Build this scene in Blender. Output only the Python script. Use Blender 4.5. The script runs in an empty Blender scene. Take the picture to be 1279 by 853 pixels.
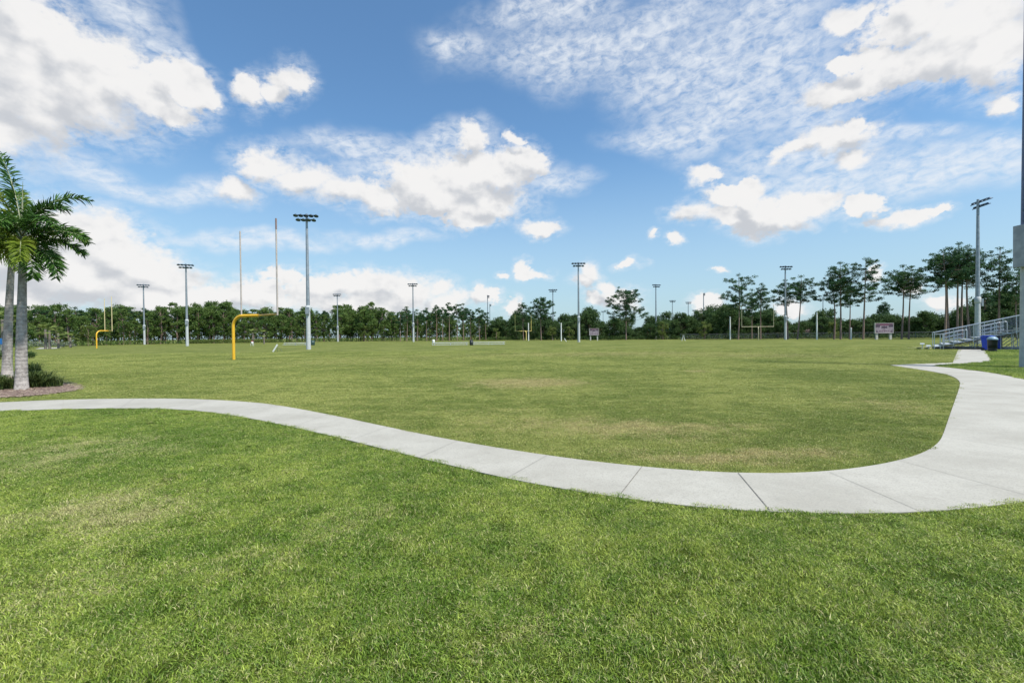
import bpy, math, random
import numpy as np
from mathutils import Matrix, Vector
R = math.radians
sc = bpy.context.scene
col = sc.collection

# ------------------------------------------------------------------ camera
W0, H0, F = 1279.0, 853.0, 568.0
EYE = 1.5
cam_d = bpy.data.cameras.new('camera'); cam = bpy.data.objects.new('camera', cam_d); col.objects.link(cam)
cam_d.sensor_width = 36; cam_d.lens = F / W0 * 36; cam_d.clip_start = .05; cam_d.clip_end = 4000
CM = Matrix.Translation((0, 0, EYE)) @ Matrix.Rotation(R(90 - .70), 4, 'X') @ Matrix.Rotation(R(-.55), 4, 'Z')
cam.matrix_world = CM
sc.camera = cam
CR = np.array(CM.to_3x3())

def ray(px, py):
    return CR @ np.array([(px - W0/2)/F, -(py - H0/2)/F, -1.0])
def G(px, py):                       # the point of the ground seen at a place of the photograph
    d = ray(px, py); t = -EYE/d[2]
    return (d[0]*t, d[1]*t)
def B(px, D):                        # ground point at distance D in the bearing of column px
    x = (px - W0/2)/F*D
    for _ in range(6):
        q = CR.T @ np.array([x, D, -EYE]); p = W0/2 + F*q[0]/-q[2]
        x += (px - p)/F*D
    return (x, D)
def Zat(px, py, D):
    d = ray(px, py); return EYE + d[2]*D/d[1]

# ------------------------------------------------------------------ sun and exposure
SUN_AZ, SUN_EL = 128, 60
S = Vector((math.cos(R(SUN_EL))*math.sin(R(SUN_AZ)), math.cos(R(SUN_EL))*math.cos(R(SUN_AZ)), math.sin(R(SUN_EL))))
sl = bpy.data.lights.new('sun', 'SUN'); sl.energy = 3.6; sl.angle = R(2.5); sl.color = (1, .955, .88)
so = bpy.data.objects.new('sun', sl); col.objects.link(so); so.rotation_euler = S.to_track_quat('Z', 'Y').to_euler(); so.location = (20, -20, 40)
sc.view_settings.view_transform = 'Standard'; sc.view_settings.look = 'None'
sc.view_settings.gamma = 1; sc.view_settings.use_curve_mapping = False
sc.view_settings.exposure = .74
sc.cycles.max_bounces = 6; sc.cycles.diffuse_bounces = 2; sc.cycles.transparent_max_bounces = 4
sc.cycles.caustics_reflective = False; sc.cycles.caustics_refractive = False

# ------------------------------------------------------------------ node helpers
class NT:
    def __init__(s, nt): s.nt = nt
    def put(s, sock, v):
        if v is None: return
        if isinstance(v, bpy.types.NodeSocket): s.nt.links.new(v, sock)
        else:
            try: sock.default_value = v
            except Exception: sock.default_value = (v[0], v[1], v[2], 1)
    def math(s, op, a, b=None, c=None, clamp=False):
        n = s.nt.nodes.new('ShaderNodeMath'); n.operation = op; n.use_clamp = clamp
        for i, v in enumerate((a, b, c)): s.put(n.inputs[i], v)
        return n.outputs[0]
    def vec(s, op, a, b=None, scale=None):
        n = s.nt.nodes.new('ShaderNodeVectorMath'); n.operation = op
        s.put(n.inputs[0], a); s.put(n.inputs[1], b)
        if scale is not None: s.put(n.inputs['Scale'], scale)
        return n.outputs['Value'] if op in ('LENGTH', 'DOT_PRODUCT', 'DISTANCE') else n.outputs[0]
    def noise(s, v, scale, detail=4, rough=.55, dist=0, lac=2.0, color=False):
        n = s.nt.nodes.new('ShaderNodeTexNoise')
        if v is not None: s.put(n.inputs['Vector'], v)
        n.inputs['Scale'].default_value = scale; n.inputs['Detail'].default_value = detail
        n.inputs['Roughness'].default_value = rough; n.inputs['Distortion'].default_value = dist; n.inputs['Lacunarity'].default_value = lac
        return n.outputs['Color' if color else 'Fac']
    def sstep(s, v, a, b, lo=0., hi=1.):
        n = s.nt.nodes.new('ShaderNodeMapRange'); n.interpolation_type = 'SMOOTHSTEP'
        s.put(n.inputs[0], v); s.put(n.inputs[1], a); s.put(n.inputs[2], b); s.put(n.inputs[3], lo); s.put(n.inputs[4], hi)
        return n.outputs[0]
    def lin(s, v, a, b, lo=0., hi=1.):
        n = s.nt.nodes.new('ShaderNodeMapRange')
        s.put(n.inputs[0], v); s.put(n.inputs[1], a); s.put(n.inputs[2], b); s.put(n.inputs[3], lo); s.put(n.inputs[4], hi)
        return n.outputs[0]
    def mix(s, f, a, b, mode='MIX'):
        n = s.nt.nodes.new('ShaderNodeMix'); n.data_type = 'RGBA'; n.blend_type = mode
        s.put(n.inputs[0], f)
        s.put(n.inputs[6], a if isinstance(a, bpy.types.NodeSocket) else (*a[:3], 1))
        s.put(n.inputs[7], b if isinstance(b, bpy.types.NodeSocket) else (*b[:3], 1))
        return n.outputs[2]
    def xyz(s, x=0., y=0., z=0.):
        n = s.nt.nodes.new('ShaderNodeCombineXYZ')
        for i, v in enumerate((x, y, z)): s.put(n.inputs[i], v)
        return n.outputs[0]
    def sep(s, v):
        n = s.nt.nodes.new('ShaderNodeSeparateXYZ'); s.put(n.inputs[0], v); return n.outputs
    def pos(s):
        return s.nt.nodes.new('ShaderNodeNewGeometry').outputs['Position']

# ------------------------------------------------------------------ world: sky with clouds laid out by bearing and elevation
world = bpy.data.worlds.new('World'); sc.world = world; world.use_nodes = True
wn = world.node_tree; wn.nodes.clear(); w = NT(wn)
sky = wn.nodes.new('ShaderNodeTexSky'); sky.sky_type = 'NISHITA'; sky.sun_disc = False
sky.sun_elevation = R(SUN_EL); sky.sun_rotation = R(SUN_AZ); sky.air_density = 1.0; sky.dust_density = 1.1; sky.ozone_density = 1.6
world.cycles.sampling_method = 'MANUAL'; world.cycles.sample_map_resolution = 512

def azel(px, py):
    d = ray(px, py); d = d/np.linalg.norm(d); return math.atan2(d[0], d[1]), math.asin(d[2])
def lobes(lst):
    out = []
    for (px, py, rx, ry) in lst:
        a, e = azel(px, py); a2, _ = azel(px + rx, py); _, e2 = azel(px, py - ry)
        out.append((a, e, abs(a2 - a), max(abs(e2 - e), .004)))
    return out
CUM = [(15,95,95,95),(25,25,52,48),(100,110,85,56),(70,60,50,45),(165,108,62,34),(222,106,40,26),(252,122,24,18),(0,160,50,34),(130,80,50,34),(205,135,46,18),
       (314,114,17,22),(364,106,25,22),(345,120,20,10),
       (297,232,28,15),(340,203,38,22),(385,222,36,18),(430,240,36,19),(470,246,32,18),
       (528,228,48,32),(580,220,55,32),(630,218,38,26),(655,206,26,24),(600,250,52,20),(588,270,32,14),(588,174,21,18),(560,248,55,20),(644,176,12,7),
       (676,283,24,10),
       (70,292,60,34),(120,300,62,34),(30,330,90,44),(150,330,70,34),(190,345,60,28),(110,355,110,34),(200,372,90,22),(20,375,70,24),(265,370,50,18),
       (320,366,48,18),(400,358,42,20),(430,348,28,14),(350,345,22,8),(470,360,48,16),(510,366,42,18),(450,378,110,16),(560,378,30,12),(548,362,12,7),
       (603,372,17,11),(600,364,8,9),(640,384,12,10),(653,336,7,10),(666,342,15,6),(629,342,9,5),(735,340,16,13),(726,352,16,9),(768,372,26,12),(757,358,12,8),(787,331,12,7),(740,373,12,9),
       (815,297,8,6),(845,304,10,7),(896,340,7,4),(990,388,24,10),(885,378,18,8),
       (862,264,26,13),(900,268,32,12),(934,246,25,22),(950,268,48,18),(985,272,32,12),(884,222,22,9),(905,245,18,14),
       (1185,62,88,46),(1115,88,72,30),(1240,48,50,62),(1062,22,22,17),(1150,15,80,36),(1045,118,52,17),(1210,20,80,40),(1075,70,40,16),
       (1254,131,22,15),(1035,176,48,15),(1062,160,20,13),(1000,190,36,10),(1130,266,44,10),(1085,250,30,12),(1010,255,40,14),(1170,258,26,8),(1060,200,30,14),(1180,378,30,14),(1090,335,10,9),(1150,352,14,9),
       (1380,60,80,70),(-120,120,90,110),(-90,330,90,50),(1450,250,120,30)]
CIR = [(150,5,70,34),(195,50,50,30),(120,210,80,24),(60,195,60,24),(175,230,60,14),(230,60,20,20),(440,180,60,24),(500,195,85,34),(560,180,70,26),(480,215,60,24),(690,222,40,20),(600,205,70,24),
       (720,60,170,60),(800,30,160,50),(860,80,130,60),(900,140,130,56),(960,90,130,80),(830,165,90,22),(1010,140,100,56),(1000,200,110,36),(1050,240,110,34),(1180,215,130,34),(1270,205,90,34),(570,45,40,30),(950,30,120,50),
       (690,0,120,30),(320,300,120,10),(260,240,70,20),(480,300,80,10),(1130,180,90,14),(1160,225,110,30),(1060,215,70,30),(1230,190,70,22),(1010,150,60,40),(900,110,90,60),(1400,190,120,40),(980,240,100,22)]

def field(coord, lst, k):
    d = None
    for (a, e, ra, re) in lobes(lst):
        v = w.vec('MULTIPLY', w.vec('SUBTRACT', coord, (a, e, 0)), (1/ra, 1/re, 0))
        q = w.vec('LENGTH', v)
        # distance outside the lobe measured in its own radii
        d = q if d is None else w.math('SMOOTH_MIN', d, q, k)
    return d
tc = wn.nodes.new('ShaderNodeTexCoord').outputs['Generated']
dirn = w.vec('NORMALIZE', tc)
sx, sy, sz = w.sep(dirn)
az = w.math('ARCTAN2', sx, sy); el = w.math('ARCSINE', sz)
P = w.xyz(az, el, 0.)
def warp(p, amp):      # broad and fine warps make the billowed outlines
    Pn = w.vec('MULTIPLY', p, (1., 1.25, 1.))
    c1 = w.vec('SUBTRACT', w.noise(Pn, 9, 6, .58, color=True), (.5, .5, .5))
    return w.vec('ADD', p, w.vec('MULTIPLY', c1, (amp, amp*.8, 0)))
Pw = warp(P, .115)
d0 = field(Pw, CUM, .18)
Pl = w.vec('ADD', Pw, (.014, .03, 0))                # a step towards the light
d1 = field(Pl, CUM, .25)
fine = w.noise(w.vec('MULTIPLY', P, (1, 1.2, 1)), 24, 6, .58)
fine2 = w.noise(w.vec('MULTIPLY', w.vec('ADD', P, (.008, .016, 0)), (1, 1.2, 1)), 24, 3, .5)
fine3 = w.noise(w.vec('MULTIPLY', P, (1, 1.2, 1)), 24, 3, .5)
dd = w.math('ADD', d0, w.math('MULTIPLY', w.math('SUBTRACT', fine, .5), .75))
soft = w.noise(P, 6, 2, .5)
brk = w.noise(w.vec('MULTIPLY', P, (1, 1.3, 1)), 75, 4, .6)
dd = w.math('ADD', dd, w.math('MULTIPLY', w.math('SUBTRACT', brk, .5), .85))
edge = w.lin(soft, .38, .66, .13, .50)
cum_a = w.sstep(dd, w.math('ADD', edge, .98), w.math('SUBTRACT', .98, edge))
relief = w.math('SUBTRACT', d1, d0)                   # + where light comes in, - in own shade
relief = w.math('MINIMUM', w.math('MAXIMUM', relief, -.5), .5)
lo_a = w.noise(w.vec('MULTIPLY', P, (1, 1.3, 1)), 9, 3, .5); lo_b = w.noise(w.vec('MULTIPLY', w.vec('ADD', P, (.02, .04, 0)), (1, 1.3, 1)), 9, 3, .5)
shade = w.math('ADD', w.math('MULTIPLY', relief, .95), w.math('MULTIPLY', w.math('SUBTRACT', fine3, fine2), 1.5))
shade = w.math('ADD', shade, w.math('MULTIPLY', w.math('SUBTRACT', lo_a, lo_b), 1.3))
shade = w.math('ADD', shade, w.math('MULTIPLY', w.math('SUBTRACT', brk, .5), .35))
shade = w.sstep(shade, -.72, .42)
cc = w.mix(shade, (5.35, 5.55, 5.9), (8.3, 8.2, 8.1))
# thin high cloud: mottled and streaked
Pw2 = w.vec('ADD', P, w.vec('MULTIPLY', w.vec('SUBTRACT', w.noise(P, 5, 3, .5, color=True), (.5, .5, .5)), (.22, .14, 0)))
dc = field(Pw2, CIR, .5)
mott = w.noise(w.vec('MULTIPLY', P, (1., 1.7, 1.)), 38, 5, .62, .4)
strk = w.noise(w.vec('MULTIPLY', w.xyz(w.math('ADD', az, w.math('MULTIPLY', el, .9)), w.math('SUBTRACT', el, w.math('MULTIPLY', az, .25)), 0.), (1., 6., 1.)), 9, 6, .65, 1.0)
tex = w.math('ADD', w.math('MULTIPLY', mott, .68), w.math('MULTIPLY', strk, .32))
cir_a = w.math('MULTIPLY', w.sstep(dc, 1.35, .2), w.sstep(tex, .22, .70))
halo = w.math('MULTIPLY', w.math('MULTIPLY', w.sstep(d0, 2.0, .95), w.sstep(tex, .34, .66)), .55)
cir_a = w.math('MAXIMUM', w.math('MULTIPLY', cir_a, .90), halo)
haze_f = w.math('MULTIPLY', w.sstep(el, .42, .0), .68)
skc = w.mix(1., sky.outputs[0], (1.08, 1.46, 1.62), 'MULTIPLY')
skc = w.mix(haze_f, skc, (4.7, 6.1, 7.0))
skc = w.mix(cir_a, skc, (7.6, 8.0, 8.5))
skc = w.mix(w.math('MULTIPLY', cum_a, .97), skc, cc)
bg = wn.nodes.new('ShaderNodeBackground'); wn.links.new(skc, bg.inputs[0]); bg.inputs[1].default_value = .066
wo = wn.nodes.new('ShaderNodeOutputWorld'); wn.links.new(bg.outputs[0], wo.inputs[0])

# ------------------------------------------------------------------ materials
MATS = {}
def mat(name, c1, c2=None, rough=.8, metal=0., scale=8., bump=0., detail=4, trans=0., spec=.5):
    if name in MATS: return MATS[name]
    m = bpy.data.materials.new(name); m.use_nodes = True; t = m.node_tree; n = NT(t)
    b = t.nodes['Principled BSDF']; b.inputs['Roughness'].default_value = rough; b.inputs['Metallic'].default_value = metal
    b.inputs['Specular IOR Level'].default_value = spec
    f = n.noise(n.pos(), scale, detail, .6)
    t.links.new(n.mix(n.sstep(f, .32, .68), c1, c2 or tuple(x*.75 for x in c1)), b.inputs['Base Color'])
    if bump:
        bp = t.nodes.new('ShaderNodeBump'); bp.inputs['Strength'].default_value = bump; bp.inputs['Distance'].default_value = .01
        t.links.new(f, bp.inputs['Height']); t.links.new(bp.outputs[0], b.inputs['Normal'])
    MATS[name] = m; return m
def leaf_mat(name, c1, c2, c3=None, trans=.35, rough=.55):
    if name in MATS: return MATS[name]
    m = bpy.data.materials.new(name); m.use_nodes = True; t = m.node_tree; n = NT(t)
    at = t.nodes.new('ShaderNodeAttribute'); at.attribute_name = 'tint'
    c = n.mix(at.outputs['Fac'], c1, c2)
    f = n.noise(n.pos(), .35, 3, .6)
    c = n.mix(n.sstep(f, .4, .7), c, c3 or c2)
    b = t.nodes['Principled BSDF']; b.inputs['Roughness'].default_value = rough; b.inputs['Specular IOR Level'].default_value = .15
    t.links.new(c, b.inputs['Base Color'])
    tr = t.nodes.new('ShaderNodeBsdfTranslucent'); t.links.new(c, tr.inputs[0])
    mx = t.nodes.new('ShaderNodeMixShader'); mx.inputs[0].default_value = trans
    t.links.new(b.outputs[0], mx.inputs[1]); t.links.new(tr.outputs[0], mx.inputs[2])
    t.links.new(mx.outputs[0], t.nodes['Material Output'].inputs[0])
    MATS[name] = m; return m

# colour of turf by place in the world: dry patches, worn strips, clumps
def gauss_patches(n, p, pts):
    pts = [(a_, b_, c_, d_, e_*.95) for (a_, b_, c_, d_, e_) in pts]
    x, y, _ = n.sep(p); s = None
    for (cx, cy, rx, ry, a) in pts:
        q = n.vec('LENGTH', n.vec('MULTIPLY', n.vec('SUBTRACT', p, (cx, cy, 0)), (1/rx, 1/ry, 0)))
        v = n.math('MULTIPLY', n.sstep(q, 1.3, .0), a)
        s = v if s is None else n.math('ADD', s, v)
    return s
def Gp(px, py, rx, ry, a):
    x, y = G(px, py); x2, _ = G(px + rx, py); _, y1 = G(px, py - ry); _, y2 = G(px, py + ry)
    return (x, y, abs(x2 - x), abs(y1 - y2)/2, a)
FIELD_DRY = [Gp(660,478,110,9,1.0), Gp(800,535,200,18,.8), Gp(900,570,170,14,.95), Gp(870,464,40,3,.7), Gp(1100,505,80,20,.5), Gp(760,442,420,5,.55), Gp(620,520,150,20,.35), Gp(420,452,200,8,.4), Gp(1020,560,60,14,.5), Gp(990,445,200,4,.4)]
LAWN_DRY = [Gp(60,570,200,40,.55), Gp(130,640,170,60,.65), Gp(330,700,200,60,.35), Gp(650,790,160,50,.35), Gp(900,830,120,40,.35), Gp(60,740,120,60,.4), Gp(430,560,120,30,.25), Gp(730,760,90,40,.3), Gp(1130,770,90,40,.25), Gp(480,640,90,40,.3)]
def turf_color(n, kind, fac_sock=None):
    p = n.pos()
    flat = n.vec('MULTIPLY', p, (1, 1, 0))
    wob = n.vec('ADD', flat, n.vec('SCALE', n.vec('SUBTRACT', n.noise(flat, .9, 4, .6, color=True), (.5, .5, .5)), None, 1.6))
    big = n.noise(flat, .22, 3, .55)
    mid = n.noise(flat, 1.7, 5, .62)
    fin = n.noise(flat, 14., 5, .7)
    if kind == 'lawn':
        g1, g2, dry = (.128, .225, .024), (.300, .385, .068), (.56, .53, .24)
        dp = gauss_patches(n, wob, LAWN_DRY)
        dryf = n.math('ADD', dp, n.math('MULTIPLY', n.math('SUBTRACT', mid, .5), 1.5))
    else:
        g1, g2, dry = (.190, .245, .052), (.350, .378, .112), (.56, .49, .22)
        dp = gauss_patches(n, wob, FIELD_DRY)
        dryf = n.math('ADD', dp, n.math('MULTIPLY', n.math('SUBTRACT', mid, .5), 1.2))
    cl = n.noise(flat if kind == 'lawn' else n.vec('MULTIPLY', flat, (.10, .34, 1)), 5.5, 4, .65)
    c = n.mix(n.sstep(n.math('ADD', n.math('ADD', big, n.math('MULTIPLY', n.math('SUBTRACT', mid, .5), .7)), n.math('MULTIPLY', n.math('SUBTRACT', cl, .5), .7)), .3, .7), g1, g2)
    dryf = n.math('ADD', dryf, n.math('MULTIPLY', n.math('SUBTRACT', fin, .5), .9))
    return n, c, n.sstep(dryf, .15, 1.05), dry, fin, mid
def ground_mat(name, kind):
    m = bpy.data.materials.new(name); m.use_nodes = True; t = m.node_tree; n = NT(t)
    n, c, df, dry, fin, mid = turf_color(n, kind)
    c = n.mix(n.math('MULTIPLY', df, .75), c, dry); c = n.mix(1., c, (.28,.27,.26) if kind == 'lawn' else (.58,.58,.58), 'MULTIPLY')  # soil colour multiplied down to stand in for shade among the blades
    p = n.pos()
    gr = n.noise(n.vec('MULTIPLY', p, (1, 1, 0)), 55, 4, .75)
    c = n.mix(n.sstep(gr, .30, .72), n.mix(1., c, (.42, .45, .40), 'MULTIPLY'), n.mix(1., c, (1.22, 1.18, 1.1), 'MULTIPLY'))
    b = t.nodes['Principled BSDF']; b.inputs['Roughness'].default_value = .95; b.inputs['Specular IOR Level'].default_value = .1
    t.links.new(c, b.inputs['Base Color'])
    bp = t.nodes.new('ShaderNodeBump'); bp.inputs['Strength'].default_value = .5; bp.inputs['Distance'].default_value = .02
    t.links.new(gr, bp.inputs['Height']); t.links.new(bp.outputs[0], b.inputs['Normal'])
    return m
def blade_mat(name, kind):
    m = bpy.data.materials.new(name); m.use_nodes = True; t = m.node_tree; n = NT(t)
    n, c, df, dry, fin, mid = turf_color(n, kind)
    at = t.nodes.new('ShaderNodeAttribute'); at.attribute_name = 'tint'; r = at.outputs['Fac']
    lo_m, hi_m = ((.28, .40, .25), (1.78, 1.62, 1.65)) if kind == 'lawn' else ((.55, .66, .50), (1.55, 1.45, 1.45))
    c = n.mix(r, n.mix(1., c, lo_m, 'MULTIPLY'), n.mix(1., c, hi_m, 'MULTIPLY'))
    at2 = t.nodes.new('ShaderNodeAttribute'); at2.attribute_name = 'dryness'
    isdry = n.sstep(n.math('ADD', at2.outputs['Fac'], n.math('MULTIPLY', df, 1.0)), .78, .98)
    c = n.mix(isdry, c, n.mix(n.sstep(r, .2, .8), tuple(q*.55 for q in dry), tuple(q*1.1 for q in dry)))
    b = t.nodes['Principled BSDF']; b.inputs['Roughness'].default_value = .5; b.inputs['Specular IOR Level'].default_value = .35
    t.links.new(c, b.inputs['Base Color'])
    tr = t.nodes.new('ShaderNodeBsdfTranslucent'); t.links.new(c, tr.inputs[0])
    mx = t.nodes.new('ShaderNodeMixShader'); mx.inputs[0].default_value = .3
    t.links.new(b.outputs[0], mx.inputs[1]); t.links.new(tr.outputs[0], mx.inputs[2])
    t.links.new(mx.outputs[0], t.nodes['Material Output'].inputs[0])
    return m

# ------------------------------------------------------------------ objects, tags
def tag(o, label=None, cat=None, group=None, kind=None):
    if label: o['label'] = label
    if cat: o['category'] = cat
    if group: o['group'] = group
    if kind: o['kind'] = kind
    return o
def empty(name, loc, rz=0., label=None, cat=None, group=None):
    o = bpy.data.objects.new(name, None); col.objects.link(o); o.location = loc; o.rotation_euler = (0, 0, rz); o.empty_display_size = .3
    return tag(o, label, cat, group)
def copy_tree(o, parent=None):
    c = o.copy(); col.objects.link(c); c.parent = parent
    for ch in list(o.children): copy_tree(ch, c)
    return c
def fast_mesh(name, V, Fq, attrs=None, smooth=False, ints=None):
    """V: n x 3, Fq: list/array of polygons of one size"""
    me = bpy.data.meshes.new(name); V = np.asarray(V, dtype=np.float32); Fq = np.asarray(Fq, dtype=np.int32)
    k = Fq.shape[1]; nf = len(Fq)
    me.vertices.add(len(V)); me.vertices.foreach_set('co', V.ravel())
    me.loops.add(nf*k); me.loops.foreach_set('vertex_index', Fq.ravel())
    me.polygons.add(nf); me.polygons.foreach_set('loop_start', np.arange(0, nf*k, k, dtype=np.int32)); me.polygons.foreach_set('loop_total', np.full(nf, k, dtype=np.int32))
    for an, arr in (attrs or {}).items():
        a = me.attributes.new(an, 'FLOAT', 'POINT'); a.data.foreach_set('value', np.asarray(arr, dtype=np.float32))
    me.update(calc_edges=True); me.validate()
    return me
class MB:
    def __init__(s): s.v = []; s.f = []; s.sm = []
    def add(s, vs, fs, sm=False):
        b = len(s.v); s.v += [tuple(map(float, v)) for v in vs]; s.f += [tuple(i + b for i in f) for f in fs]; s.sm += [sm]*len(fs)
    def box(s, c, d, rz=0., ry=0.):
        M = Matrix.Translation(c) @ Matrix.Rotation(rz, 4, 'Z') @ Matrix.Rotation(ry, 4, 'Y')
        vs = [M @ Vector((x*d[0]/2, y*d[1]/2, z*d[2]/2)) for x in (-1, 1) for y in (-1, 1) for z in (-1, 1)]
        s.add(vs, [(0,1,3,2),(4,6,7,5),(0,4,5,1),(2,3,7,6),(0,2,6,4),(1,5,7,3)]); return s
    def prism(s, pts, z0, z1):
        n = len(pts); s.add([(x, y, z0) for x, y in pts] + [(x, y, z1) for x, y in pts],
            [tuple(range(n-1, -1, -1)), tuple(range(n, 2*n))] + [(i, (i+1) % n, n + (i+1) % n, n + i) for i in range(n)]); return s
    def tube(s, pts, r, seg=8, caps=True, smooth=True):
        P_ = [Vector(p) for p in pts]; n = len(P_); rs = r if isinstance(r, (list, tuple)) else [r]*n
        vs = []; up = None
        for i, p in enumerate(P_):
            t = (P_[min(i+1, n-1)] - P_[max(i-1, 0)]).normalized()
            if up is None: up = Vector((0, 0, 1)) if abs(t.z) < .9 else Vector((1, 0, 0))
            a = t.cross(up).normalized(); b = a.cross(t).normalized(); up = b
            vs += [p + (a*math.cos(2*math.pi*k/seg) + b*math.sin(2*math.pi*k/seg))*rs[i] for k in range(seg)]
        fs = [(i*seg+k, i*seg+(k+1) % seg, (i+1)*seg+(k+1) % seg, (i+1)*seg+k) for i in range(n-1) for k in range(seg)]
        s.add(vs, fs, smooth)
        if caps: s.add(vs[:seg], [tuple(range(seg-1, -1, -1))]); s.add(vs[-seg:], [tuple(range(seg))])
        return s
    def lathe(s, prof, c=(0, 0, 0), seg=20, M=None):
        M = M or Matrix.Translation(c)
        vs = [M @ Vector((r*math.cos(2*math.pi*k/seg), r*math.sin(2*math.pi*k/seg), z)) for r, z in prof for k in range(seg)]
        n = len(prof)
        s.add(vs, [(i*seg+k, i*seg+(k+1) % seg, (i+1)*seg+(k+1) % seg, (i+1)*seg+k) for i in range(n-1) for k in range(seg)], True); return s
    def build(s, name, m, parent=None, bevel=0., label=None, cat=None, group=None, kind=None):
        me = bpy.data.meshes.new(name); me.from_pydata(s.v, [], s.f); me.materials.append(m)
        me.polygons.foreach_set('use_smooth', s.sm); me.update()
        o = bpy.data.objects.new(name, me); col.objects.link(o)
        if parent is not None: o.parent = parent
        if bevel:
            b = o.modifiers.new('bevel', 'BEVEL'); b.width = bevel; b.segments = 2; b.limit_method = 'ANGLE'
        return tag(o, label, cat, group, kind)
def mesh_obj(name, me, m, parent=None, label=None, cat=None, group=None, kind=None):
    me.materials.append(m); o = bpy.data.objects.new(name, me); col.objects.link(o)
    if parent is not None: o.parent = parent
    return tag(o, label, cat, group, kind)

# ------------------------------------------------------------------ ground, lawns, path
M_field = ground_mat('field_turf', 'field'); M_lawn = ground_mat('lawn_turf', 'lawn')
MB().prism([(-900, -60), (900, -60), (900, 1500), (-900, 1500)], -.5, 0).build('ground', M_field, kind='structure')
FAR = [(-160,512),(-60,506),(0,503),(60,500.2),(120,498.6),(200,498),(260,499.2),(320,503),(360,508.5),(420,520),(480,533),(540,545.5),(600,556.5),(660,566),(720,574.5),(780,581.5),(840,587),(900,590.8),(950,592),(1000,591.5),(1050,588),(1100,581),(1140,571.5),(1162,562),(1174,552),(1179,541),(1186,520),(1193,500),(1199,483),(1199,476),(1190,470),(1170,465),(1140,460.5),(1112,456.2)]
UP = [(1150,454.6),(1190,453.2),(1197,436.3),(1229,436.3),(1239,451.5)]
TRI = [(1239,451.5),(1200,454.5),(1163,457.2),(1200,461),(1240,466),(1279,474),(1330,486),(1400,500)]
NEAR = [(1500,560),(1400,604),(1340,618),(1279,628),(1220,635),(1160,640),(1100,642),(1040,642.2),(980,641),(920,638),(860,633),(800,626),(740,617.5),(680,607.5),(620,595.5),(560,581.5),(500,566.5),(450,554),(400,541.5),(350,530.5),(300,520.5),(250,513.5),(200,510.5),(130,510.3),(60,511.8),(0,514),(-60,517.5),(-160,525)]
def smooth_poly(pts, closed=False, it=2):
    for _ in range(it):
        q = [pts[0]]
        for a, b in zip(pts, pts[1:]): q += [(.75*a[0]+.25*b[0], .75*a[1]+.25*b[1]), (.25*a[0]+.75*b[0], .25*a[1]+.75*b[1])]
        q.append(pts[-1]); pts = q
    return pts
gF = smooth_poly([G(*p) for p in FAR]); gU = [G(*p) for p in UP]; gT = smooth_poly([G(*p) for p in TRI[:3]], it=1)[:-1] + smooth_poly([G(*p) for p in TRI[2:]]); gN = smooth_poly([G(*p) for p in NEAR])
path_poly = gF + gU + gT[1:] + gN
M_conc = bpy.data.materials.new('concrete'); M_conc.use_nodes = True
t = M_conc.node_tree; n = NT(t); p_ = n.pos()
f1 = n.noise(p_, .9, 6, .65); f2 = n.noise(p_, 60, 4, .7); f3 = n.noise(n.vec('MULTIPLY', p_, (1, 1, 1)), 7, 5, .65, .8)
c = n.mix(n.sstep(f1, .3, .7), (.315, .298, .252), (.400, .382, .330))
c = n.mix(n.math('MULTIPLY', n.sstep(f2, .42, .72), .7), c, (.235, .225, .20))
c = n.mix(n.math('MULTIPLY', n.sstep(f3, .54, .76), .55), c, (.25, .24, .205))
b = t.nodes['Principled BSDF']; b.inputs['Roughness'].default_value = .88; t.links.new(c, b.inputs['Base Color'])
bp = t.nodes.new('ShaderNodeBump'); bp.inputs['Strength'].default_value = .35; bp.inputs['Distance'].default_value = .004; t.links.new(f2, bp.inputs['Height']); t.links.new(bp.outputs[0], b.inputs['Normal'])
MB().prism(path_poly, -.1, .012).build('path', M_conc, kind='structure')
M_joint2 = mat('joint_faint', (.24, .23, .205), (.33, .315, .285), .95, scale=12)
M_joint = mat('joint_dirt', (.11, .105, .09), (.2, .19, .165), .95, scale=30)
JO = [((776,617.5),(802,584)),((922,592),(961,638.5)),((1036,591),(1148,639.5)),((634,598),(683,570)),((524,572.5),(571,551.5)),((437,551),(484,534)),((365,534),(410,518)),((300,520.5),(349,507)),((225,511.5),(262,499.5)),((150,510.4),(168,498.2)),((78,511.4),(80,499.5)),((2,514),(-10,503.5)),
      ((1122,576),(1290,622)),((1178,546),(1300,566)),((1190,520),(1310,531)),((1197,500),(1300,505)),((1203,483),(1270,482)),((1194,453.4),(1238,451.7))]
for grp, jm, jw in ((JO[:2], M_joint, .0045), (JO[2:], M_joint2, .0028)):
  jb = MB()
  for a, b2 in grp:
    A = Vector((*G(*a), 0)); Bq = Vector((*G(*b2), 0)); d = (Bq - A).normalized(); nn = Vector((-d.y, d.x, 0))*jw
    jb.add([(*(A+nn).xy, .0165), (*(A-nn).xy, .0165), (*(Bq-nn).xy, .0165), (*(Bq+nn).xy, .0165)], [(0, 1, 2, 3)])
  jb.build('path_joints', jm, kind='structure')
# pads under the bleachers
MB().prism([G(*q) for q in [(1133,434.8),(1150,432.3),(1290,432.3),(1290,437.2),(1258,437.6),(1255,436.9),(1152,435.2)]], -.1, .008).build('path_pad', M_conc, kind='structure')
lawn_near = [(-40, -3), (40, -3), (40, gN[0][1])] + gN + [(-40, gN[-1][1])]
lawn_tri = gT + [(gT[-1][0] + 12, gT[-1][1] + 8), (B(1400, 36.5)[0], 36.5), G(1231, 437.6)]
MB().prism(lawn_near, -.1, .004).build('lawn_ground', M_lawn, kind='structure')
MB().prism(lawn_tri, -.1, .006).build('lawn_ground', M_lawn, kind='structure')
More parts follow.
